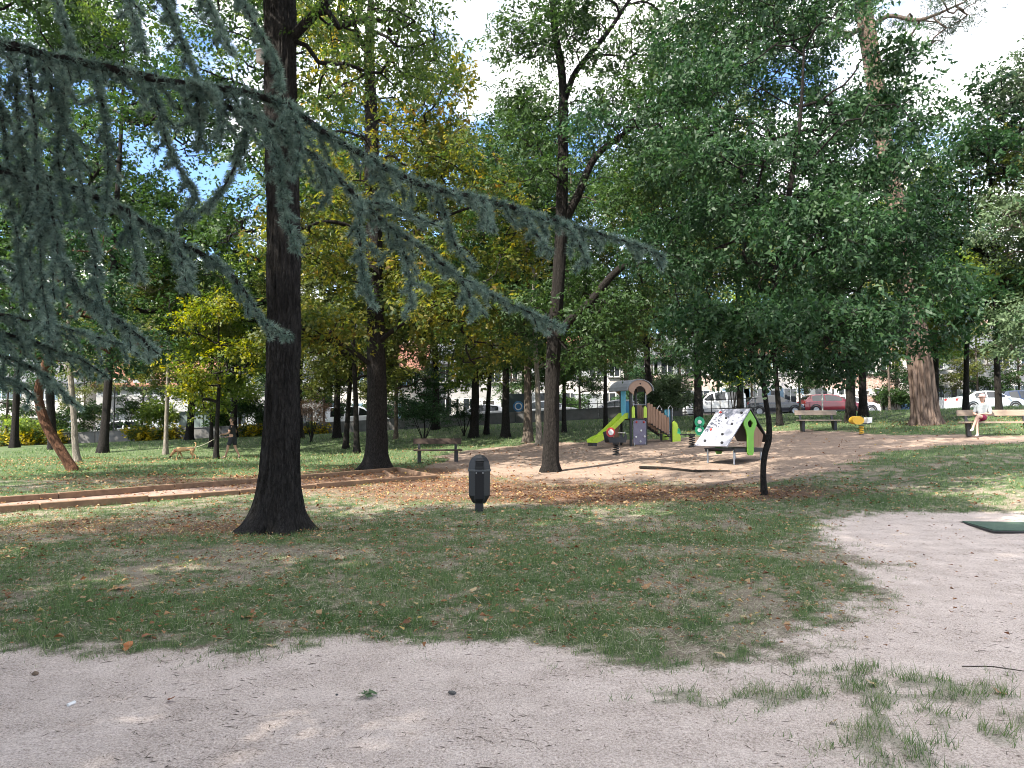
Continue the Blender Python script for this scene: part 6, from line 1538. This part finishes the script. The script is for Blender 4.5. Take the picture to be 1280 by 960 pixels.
def car(label, px, d, kind, color, facing, group='cars parked along the street', name='parked_car'):
    S = SHAPES[kind]; T = np.array(S['top']); x = (px - 640) / F * d
    z0 = g(x, 52.0) - .07
    slope = math.atan2(g(x + 2, 52) - g(x - 2, 52), 4.0)
    t = thing(name, label, 'van' if kind == 'van' else 'car', (x, d, z0), 0 if facing > 0 else math.pi, group)
    t.rotation_euler[1] = -slope if facing > 0 else slope
    W = S['w']; x0, x1 = T[0, 0], T[-1, 0]
    def zt(q): return float(np.interp(q, T[:, 0], T[:, 1]))
    def wd(q): return W * (1 - .10 * abs((q - (x0 + x1) / 2) / ((x1 - x0) / 2)) ** 4)
    def sec(q):
        top = zt(q); b = min(S['belt'], top - .012); w = wd(q); h = max(0, top - b)
        wr = w * (.965 - .30 * h / .55 * .8)
        return [(w * .90, .24), (w * .985, .34), (w, .58), (w * .985, b - .02), (w * .962, b), (wr * 1.0, max(b + .004, top - .07)), (wr * .86, top - .012), (0, top)], (w, b, wr, top)
    st = sorted(set([float(q) for q in np.linspace(x0, x1, 24)] + [float(q) for q in T[:, 0]]))
    v = []; f = []; n = None
    for q in st:
        s_, _ = sec(q); ring = [(q, y, z) for y, z in s_] + [(q, -y, z) for y, z in s_[-2::-1]]; n = len(ring); v += ring
    for i in range(len(st) - 1):
        for j in range(n): f.append((i * n + j, i * n + (j + 1) % n, (i + 1) * n + (j + 1) % n, (i + 1) * n + j))
    f += [tuple(range(n)), tuple(range((len(st) - 1) * n, len(st) * n))]
    MB().add(v, f).build('body', color, t, smooth=True)
    for sy in (-1, 1):
        for a, b_ in S['side']:
            lo, hi = [], []
            for q in np.linspace(a, b_, 7):
                s_, (w, bz, wr, top) = sec(q); tp = top - .085
                yb, yt = w * .962, wr
                def yy(z): return yb + (yt - yb) * (z - bz) / max(.02, (top - .07 - bz)) + .006
                zl = bz + .035; zh = max(zl + .01, tp)
                lo.append((q, sy * yy(zl), zl)); hi.append((q, sy * yy(zh), zh))
            k = len(lo); vv = lo + hi; ff = [(i, i + 1, k + i + 1, k + i) for i in range(k - 1)]
            MB().add(vv, ff).build('side_window', M_GLASS, t)
    for nm, (a, b_) in (('windscreen', S['ws']), ('rear_window', S['rw'])):
        vv = []; qs = np.linspace(a, b_, 5)
        for q in qs:
            s_, (w, bz, wr, top) = sec(q); e = .012 if nm == 'windscreen' else .012
            sg = 1 if nm == 'windscreen' else -1
            vv += [(q + sg * e, wr * .84, top - .012 + e), (q + sg * e, 0, top + e), (q + sg * e, -wr * .84, top - .012 + e)]
        ff = [(3 * i + j, 3 * i + j + 1, 3 * i + j + 4, 3 * i + j + 3) for i in range(4) for j in (0, 1)]
        MB().add(vv, ff).build(nm, M_GLASS, t)
    for ax in S['axles']:
        for sy in (-1, 1):
            y = sy * (W - .10)
            wl = MB().lathe([(.24, y - .1), (.31, y - .10), (.325, y - .06), (.325, y + .085), (.31, y + .11), (.22, y + .112)], 20, (ax, 0, .32), 'y').build('wheel', M_TYRE, t, smooth=True)
            r_ = MB().lathe([(.21, y + sy * .112), (.20, y + sy * .120), (.05, y + sy * .105), (.02, y + sy * .12)], 16, (ax, 0, .32), 'y').build('rim', M_RIM, wl)
            for k_ in range(5):
                a_ = k_ * 2 * math.pi / 5
                MB().bar((ax, y + sy * .123, .32), (ax + .19 * math.cos(a_), y + sy * .123, .32 + .19 * math.sin(a_)), .02, .03, (0, 1, 0)).build('spoke', M_RIM, wl)
            m_ = MB(); pts = [(ax + .385 * math.cos(a), sy * (W - .012), .33 + .385 * math.sin(a)) for a in np.linspace(-.1, math.pi + .1, 12)]
            m_.tube(pts, .045, 6).build('wheel_arch', M_BLACKPL, t)
    for sy in (-1, 1):
        MB().box((x1 - .10, sy * W * .66, .70), (.16, .34, .12), Matrix.Rotation(R(-12) * 1, 3, 'Y')).build('headlight', M_LAMP, t)
        MB().box((x0 + .05, sy * W * .72, .88), (.10, .22, .16)).build('tail_light', M_TAIL, t)
        MB().box((S['ws'][1] - .18, sy * (W + .06), S['belt'] + .06), (.10, .16, .11)).build('mirror', color, t)
    for e_ in (x1 + .004, x0 - .004): MB().box((e_, 0, .50), (.02, .50, .11)).build('number_plate', M_PLATE, t)
    MB().box((x1 - .03, 0, .36), (.10, W * 1.5, .14)).build('lower_grille', M_BLACKPL, t)
    for sy in (-1, 1): MB().box(((x0 + x1) / 2, sy * (W - .03), .29), ((S['axles'][1] - S['axles'][0]) - .8, .06, .10)).build('sill', M_BLACKPL, t)
    return t
def cpaint(n, c): return mat(n, c, tuple(q * .93 for q in c), 2, .25, coat=.6, spec=.5)
C_WHITE = cpaint('car_white', (.66, .67, .68)); C_SILVER = cpaint('car_silver', (.42, .46, .47)); C_RED = cpaint('car_red', (.22, .012, .022)); C_BLACK = cpaint('car_black', (.012, .014, .022)); C_NAVY = cpaint('car_navy', (.018, .028, .06)); C_GREY = cpaint('car_grey', (.12, .13, .14))
car('silver saloon car parked behind the seated woman', 1232, 49.8, 'sedan', C_SILVER, 1)
car('dark navy sport utility car parked beyond the silver saloon', 1283, 56.5, 'suv', C_NAVY, 1)
car('small red car parked behind the empty sunlit bench', 1036, 53.5, 'hatch', C_RED, 1)
car('white hatchback parked on the far side beyond the red car', 1062, 57.0, 'hatch', C_WHITE, 1)
car('black hatchback parked behind the climbing house', 966, 53.5, 'hatch', C_BLACK, 1)
car('white panel van parked behind the dark leaning trunk', 893, 53.2, 'van', C_WHITE, -1, name='parked_van')
car('dark grey car parked behind the playground slide', 766, 57.0, 'hatch', C_BLACK, -1)
car('white van parked behind the low wall near the yellow-orange tree', 449, 50.4, 'van', C_WHITE, 1, name='parked_van')
car('white saloon car behind the low wall near the dark bush', 603, 50.4, 'sedan', C_WHITE, -1)
car('white hatchback behind the low wall between two dark trunks', 152, 50.2, 'hatch', C_WHITE, -1)
car('white car showing its round bonnet behind the reddish bent trunk', 66, 50.4, 'hatch', C_WHITE, 1)
car('grey car parked across the street behind the slim central trunks', 690, 57.2, 'suv', C_GREY, 1)

# ------------------------------------------------------------------ low wall, railing, cabin, sign
wall = thing('low_wall', 'long low dark concrete wall between lawn and street', 'wall', (0, 0, 0))
xx = -44.0
while xx < 8.6:
    a, b_ = xx, xx + 2.6
    za, zb = g(a, 45.4), g(b_, 45.4)
    MB().bar((a + .02, 46.3, max(za, g(a, 46.3)) + .22), (b_ - .02, 46.3, max(zb, g(b_, 46.3)) + .22), .22, .85).build('wall_panel', M_CONC, wall)
    MB().bar((a + .01, 46.3, max(za, g(a, 46.3)) + .665), (b_ - .01, 46.3, max(zb, g(b_, 46.3)) + .665), .30, .05).build('coping', M_CONC, wall)
    xx += 2.6
rail = thing('park_railing', 'dark metal railing in front of the white van', 'railing', (0, 0, 0))
for i in range(24):
    x = 2.6 + i * .55; z = g(x, 46.5)
    MB().box((x, 46.72, z + .50), (.05, .05, 1.1)).build('post', M_DKMETAL, rail)
for dz in (.45, 1.02): MB().bar((2.4, 46.72, g(2.4, 46.5) + dz), (15.4, 46.72, g(15.4, 46.5) + dz), .04, .04).build('rail', M_DKMETAL, rail)
p = on(243, 46.9)
cab = thing('utility_cabin', 'grey-green site cabin standing behind the leaning dark trunk', 'cabin', (p[0], 47.8, p[2]), R(3))
M_CAB = mat('cabin_green', (.16, .20, .19), (.12, .155, .15), 2, .6)
for i in range(5): MB().box((-.86 + i * .43, -.6, .85), (.415, .05, 1.66)).build('panel', M_CAB, cab)
MB().box((0, 0, .85), (2.16, 1.15, 1.62)).build('shell', M_CAB, cab)
MB().box((0, -.05, 1.72), (2.34, 1.4, .07)).build('roof', paint('cabin_roof', (.45, .45, .44), .6), cab)
MB().box((.42, -.64, .9), (.02, .03, 1.5)).build('door_edge', M_DKMETAL, cab)
p = on(646, 47.2)
sg = thing('street_sign', 'dark panel with a round blue and white emblem behind the wall', 'sign', (p[0], 47.3, p[2]))
MB().box((0, 0, .9), (1.5, .10, 1.9)).build('panel', paint('sign_panel', (.05, .075, .085), .5), sg)
MB().lathe([(.34, -.075), (.34, -.052)], 24, (.1, 0, 1.05), 'y').build('blue_disc', paint('sign_blue', (.05, .20, .42), .45), sg)
rg = MB(); k_ = 24
vv = []
for i in range(k_):
    a = 2 * math.pi * i / k_
    for r_ in (.17, .24): vv += [(.1 + r_ * math.cos(a), -.082, 1.05 + r_ * math.sin(a)), (.1 + r_ * math.cos(a), -.076, 1.05 + r_ * math.sin(a))]
ff = []
for i in range(k_):
    q, r_ = 4 * i, 4 * ((i + 1) % k_); ff += [(q, q + 2, r_ + 2, r_), (q + 1, r_ + 1, r_ + 3, q + 3), (q, r_, r_ + 1, q + 1), (q + 2, q + 3, r_ + 3, r_ + 2)]
rg.add(vv, ff).build('white_ring', M_WHITE, sg)
MB().box((.62, -.06, .95), (.16, .02, 1.7)).build('white_stripe', M_WHITE, sg)
# lamp posts / thin street poles
for px, d, h, lab in ((944, 47.3, 5.2, 'thin pale pole beside the white van'), (929, 47.6, 4.6, 'thin pale pole just behind the lime sapling'), (1028, 47.2, 2.2, 'short pale post in front of the red car'), (143, 46.9, 3.4, 'thin dark pole beside the white hatchback behind the wall')):
    x = (px - 640) / F * d
    t = thing('street_post', lab, 'pole', (x, d, g(x, d)), 0)
    MB().tube([(0, 0, -.1), (0, 0, h)], .045, 10).build('shaft', paint('pole_%d' % px, (.45, .45, .43) if px != 143 else (.04, .04, .04), .5), t)
    MB().lathe([(.06, h - .01), (.05, h + .05), (.01, h + .07)], 10).build('cap', M_DKMETAL, t)

# ------------------------------------------------------------------ houses across the street
M_WIN = paint('window_glass', (.03, .035, .042), .08, spec=.7)
M_FRAME = paint('window_frame', (.62, .62, .60), .5)
M_TILE = mat('roof_tile', (.20, .085, .055), (.14, .065, .045), 5, .85, .5, 20, stretch=(3, 1, 1))
M_SLATE = mat('roof_slate', (.07, .075, .085), (.10, .105, .115), 5, .7, .4, 20)
M_RENDW = mat('render_white', (.50, .48, .46), (.40, .385, .37), 1.2, .9, .15, 30)
M_RENDG = mat('render_grey', (.34, .34, .34), (.27, .27, .27), 1.2, .9, .15, 30)
M_RENDP = mat('render_pink', (.55, .44, .38), (.47, .37, .32), 1.2, .9, .15, 30)
def stone_mat():
    m, t, b, out = new_mat('rubble_stone')
    tcn = N(t, 'ShaderNodeTexCoord'); vo = N(t, 'ShaderNodeTexVoronoi'); vo.inputs['Scale'].default_value = 3.4; ve = N(t, 'ShaderNodeTexVoronoi'); ve.feature = 'DISTANCE_TO_EDGE'; ve.inputs['Scale'].default_value = 3.4
    t.links.new(tcn.outputs['Object'], vo.inputs['Vector']); t.links.new(tcn.outputs['Object'], ve.inputs['Vector'])
    r1_ = ramp(t, [(0, (.16, .095, .075)), (.5, (.30, .19, .155)), (1, (.42, .31, .26))]); t.links.new(vo.outputs['Color'], r1_.inputs[0])
    r2_ = ramp(t, [(.02, (0, 0, 0)), (.07, (1, 1, 1))]); t.links.new(ve.outputs['Distance'], r2_.inputs[0])
    mx = N(t, 'ShaderNodeMix', data_type='RGBA'); t.links.new(r2_.outputs[0], mx.inputs[0]); mx.inputs[6].default_value = (.40, .37, .33, 1); t.links.new(r1_.outputs[0], mx.inputs[7])
    t.links.new(mx.outputs[2], b.inputs['Base Color']); b.inputs['Roughness'].default_value = .9
    bp_n = N(t, 'ShaderNodeBump'); bp_n.inputs['Strength'].default_value = .6; bp_n.inputs['Distance'].default_value = .05; t.links.new(ve.outputs['Distance'], bp_n.inputs['Height']); t.links.new(bp_n.outputs[0], b.inputs['Normal'])
    return m
M_RUBBLE = stone_mat()
def house(label, pxa, pxb, d, eave, ridge, wm, rm, wins, doors=(), depth=8.0):
    x0 = (pxa - 640) / F * d; x1 = (pxb - 640) / F * d; xc = (x0 + x1) / 2; w = x1 - x0; z0 = g(xc, 52) - .4
    t = thing('house', label, 'house', (xc, d, z0))
    h = w / 2; e = eave + .4; rdg = ridge + .4
    wl = MB()
    wl.box((0, depth / 2, e / 2), (w, depth, e)).build('wall', wm, t)
    MB().prism([(-h - .0, e + .003), (h, e + .003), (0, rdg)], .05, .25) if False else None
    y0, y1, ym = -.4, depth + .4, depth / 2
    v = [(-h - .3, y0, e), (h + .3, y0, e), (h + .3, ym, rdg), (-h - .3, ym, rdg), (-h - .3, y1, e), (h + .3, y1, e)]
    v2 = [(a, b_, c - .16) for a, b_, c in v]
    f = [(0, 1, 2, 3), (3, 2, 5, 4), (6, 9, 8, 7), (9, 10, 11, 8), (0, 6, 7, 1), (4, 5, 11, 10), (0, 3, 9, 6), (3, 4, 10, 9), (1, 7, 8, 2), (2, 8, 11, 5)]
    rf = MB().add(v + v2, f).build('roof', rm, t)
    MB().box((h * .6, ym, rdg + .2), (.5, .6, 1.2)).build('chimney', M_RUBBLE, rf)
    for sx in (-1, 1):
        MB().add([(sx * h, .02, e), (sx * h, depth - .02, e), (sx * h, ym, rdg - .2)], [(0, 1, 2)]).build('gable_wall', wm, t)
    for (fx, z, ww, hh, sh) in wins:
        x = -h + fx * w; zc = z + .4
        wn = MB().box((x, -.005, zc), (ww, .05, hh)).build('window', M_WIN, t)
        fr = MB()
        for sx in (-1, 0, 1): fr.box((x + sx * ww / 2, -.035, zc), (.06, .05, hh + .06))
        for sz in (-1, 1): fr.box((x, -.036, zc + sz * hh / 2), (ww + .06, .05, .06))
        fr.build('frame', M_FRAME, wn)
        MB().box((x, -.09, zc - hh / 2 - .07), (ww + .3, .2, .07)).build('sill', M_RENDG, wn)
        if sh is not None:
            for sx in (-1, 1): MB().box((x + sx * (ww * .78), -.03, zc), (ww * .5, .05, hh)).build('shutter', sh, t)
    for (fx, ww, hh, dm_) in doors:
        x = -h + fx * w
        dr_ = MB().box((x, -.01, .4 + hh / 2), (ww, .08, hh)).build('door', dm_, t)
        MB().box((x, -.03, .4 + hh + .06), (ww + .24, .10, .12)).build('lintel', M_FRAME, dr_)
        MB().lathe([(.03, -.10), (.03, -.05)], 8, (x + ww * .36, 0, .4 + 1.0), 'y').build('handle', M_STEEL, dr_)
    return t
M_SHUT = paint('shutter_grey', (.30, .32, .33), .6); M_SHUTB = paint('shutter_blue', (.14, .22, .30), .6); M_DOORD = paint('dark_door', (.06, .055, .055), .5); M_GARAGE = paint('garage_door', (.28, .30, .33), .5); M_GATEB = paint('blue_gate', (.10, .19, .36), .5)
W2 = lambda sh: [(.15, 1.6, 1.1, 1.4, sh), (.42, 1.6, 1.1, 1.4, sh), (.84, 1.6, 1.1, 1.4, sh), (.15, 4.4, 1.1, 1.4, sh), (.42, 4.4, 1.1, 1.4, sh), (.70, 4.4, 1.1, 1.4, sh), (.9, 4.4, .9, 1.4, None)]
house('white rendered house with garage behind the silver saloon', 1150, 1300, 63, 5.4, 8.0, M_RENDW, M_SLATE, W2(M_SHUT), [(.30, 1.2, 2.1, M_DOORD), (.62, 2.4, 2.2, M_GARAGE)])
house('stone house behind the rubble garden wall', 1010, 1120, 66, 5.6, 8.4, M_RUBBLE, M_TILE, W2(M_FRAME), [(.62, 1.0, 2.1, M_DOORD)])
house('white house with dark door behind the black hatchback', 905, 1004, 63, 5.4, 8.2, M_RENDW, M_TILE, W2(M_SHUTB), [(.62, 1.1, 2.1, M_DOORD)])
house('pink-grey rendered house behind the white van', 790, 896, 64, 5.2, 7.8, M_RENDP, M_SLATE, W2(M_SHUT), [(.66, 1.1, 2.1, M_DOORD)])
house('white house with grey garage door behind the slide', 664, 780, 63, 5.0, 7.6, M_RENDW, M_TILE, W2(M_SHUT), [(.62, 2.4, 2.2, M_GARAGE)])
house('grey rendered house behind the central trunks', 540, 652, 64, 5.4, 8.0, M_RENDG, M_SLATE, W2(M_FRAME), [(.62, 1.1, 2.1, M_DOORD)])
house('white house behind the yellow-orange tree', 415, 528, 63, 5.2, 7.8, M_RENDW, M_TILE, W2(M_SHUTB), [(.62, 1.1, 2.1, M_DOORD)])
house('pale grey house behind the dog walker', 282, 404, 64, 5.4, 8.0, M_RENDG, M_SLATE, W2(M_SHUT), [(.62, 1.1, 2.1, M_DOORD)])
house('long grey house behind the cabin', 120, 270, 63, 4.6, 7.0, M_RENDG, M_TILE, W2(M_SHUT), [(.62, 2.4, 2.2, M_GARAGE)])
house('white house behind the wide yellow flowers', -60, 106, 64, 5.2, 7.8, M_RENDW, M_SLATE, W2(M_SHUTB), [(.62, 1.1, 2.1, M_DOORD)])
house('grey house beyond the navy car', 1312, 1440, 64, 5.4, 8.2, M_RENDG, M_TILE, W2(M_SHUT), [(.62, 1.1, 2.1, M_DOORD)])
# garden walls and gates at the far pavement
def gwall(label, pxa, pxb, d, h, m):
    x0 = (pxa - 640) / F * d; x1 = (pxb - 640) / F * d
    t = thing('garden_wall', label, 'wall', ((x0 + x1) / 2, d, g((x0 + x1) / 2, 52)))
    MB().box((0, 0, h / 2 - .1), (x1 - x0, .3, h + .3)).build('wall', m, t)
    MB().box((0, 0, h + .09), (x1 - x0 + .06, .40, .08)).build('coping', M_RENDW, t)
    for sx in (-1, 1):
        MB().box((sx * ((x1 - x0) / 2 + .19), 0, h / 2), (.36, .40, h + .5)).build('pillar', M_RENDW, t)
    return t
gwall('rubble stone garden wall with white pillars behind the red car', 1002, 1099, 61.3, 1.5, M_RUBBLE)
gwall('short white garden wall beside the blue gate', 1107, 1119, 61.3, 1.2, M_RENDW)
x0 = (1131 - 640) / F * 61.3
gt = thing('blue_gate', 'blue boarded gate beside the white garden wall', 'gate', (x0, 61.3, g(x0, 52)))
for i in range(6): MB().box((-.5 + i * .2, 0, .78), (.185, .05, 1.4)).build('board', M_GATEB, gt)
for z in (.35, 1.2): MB().box((0, .05, z), (1.2, .05, .10)).build('rail', M_GATEB, gt)
x0 = (1186 - 640) / F * 61.3
wf = thing('picket_fence', 'white picket fence in front of the white rendered house', 'fence', (x0, 61.3, g(x0, 52)))
for i in range(13): MB().box((-.96 + i * .16, 0, .68), (.09, .03, 1.2)).build('picket', M_WHITE, wf)
for z in (.35, 1.0): MB().box((0, .04, z), (2.1, .05, .08)).build('rail', M_WHITE, wf)
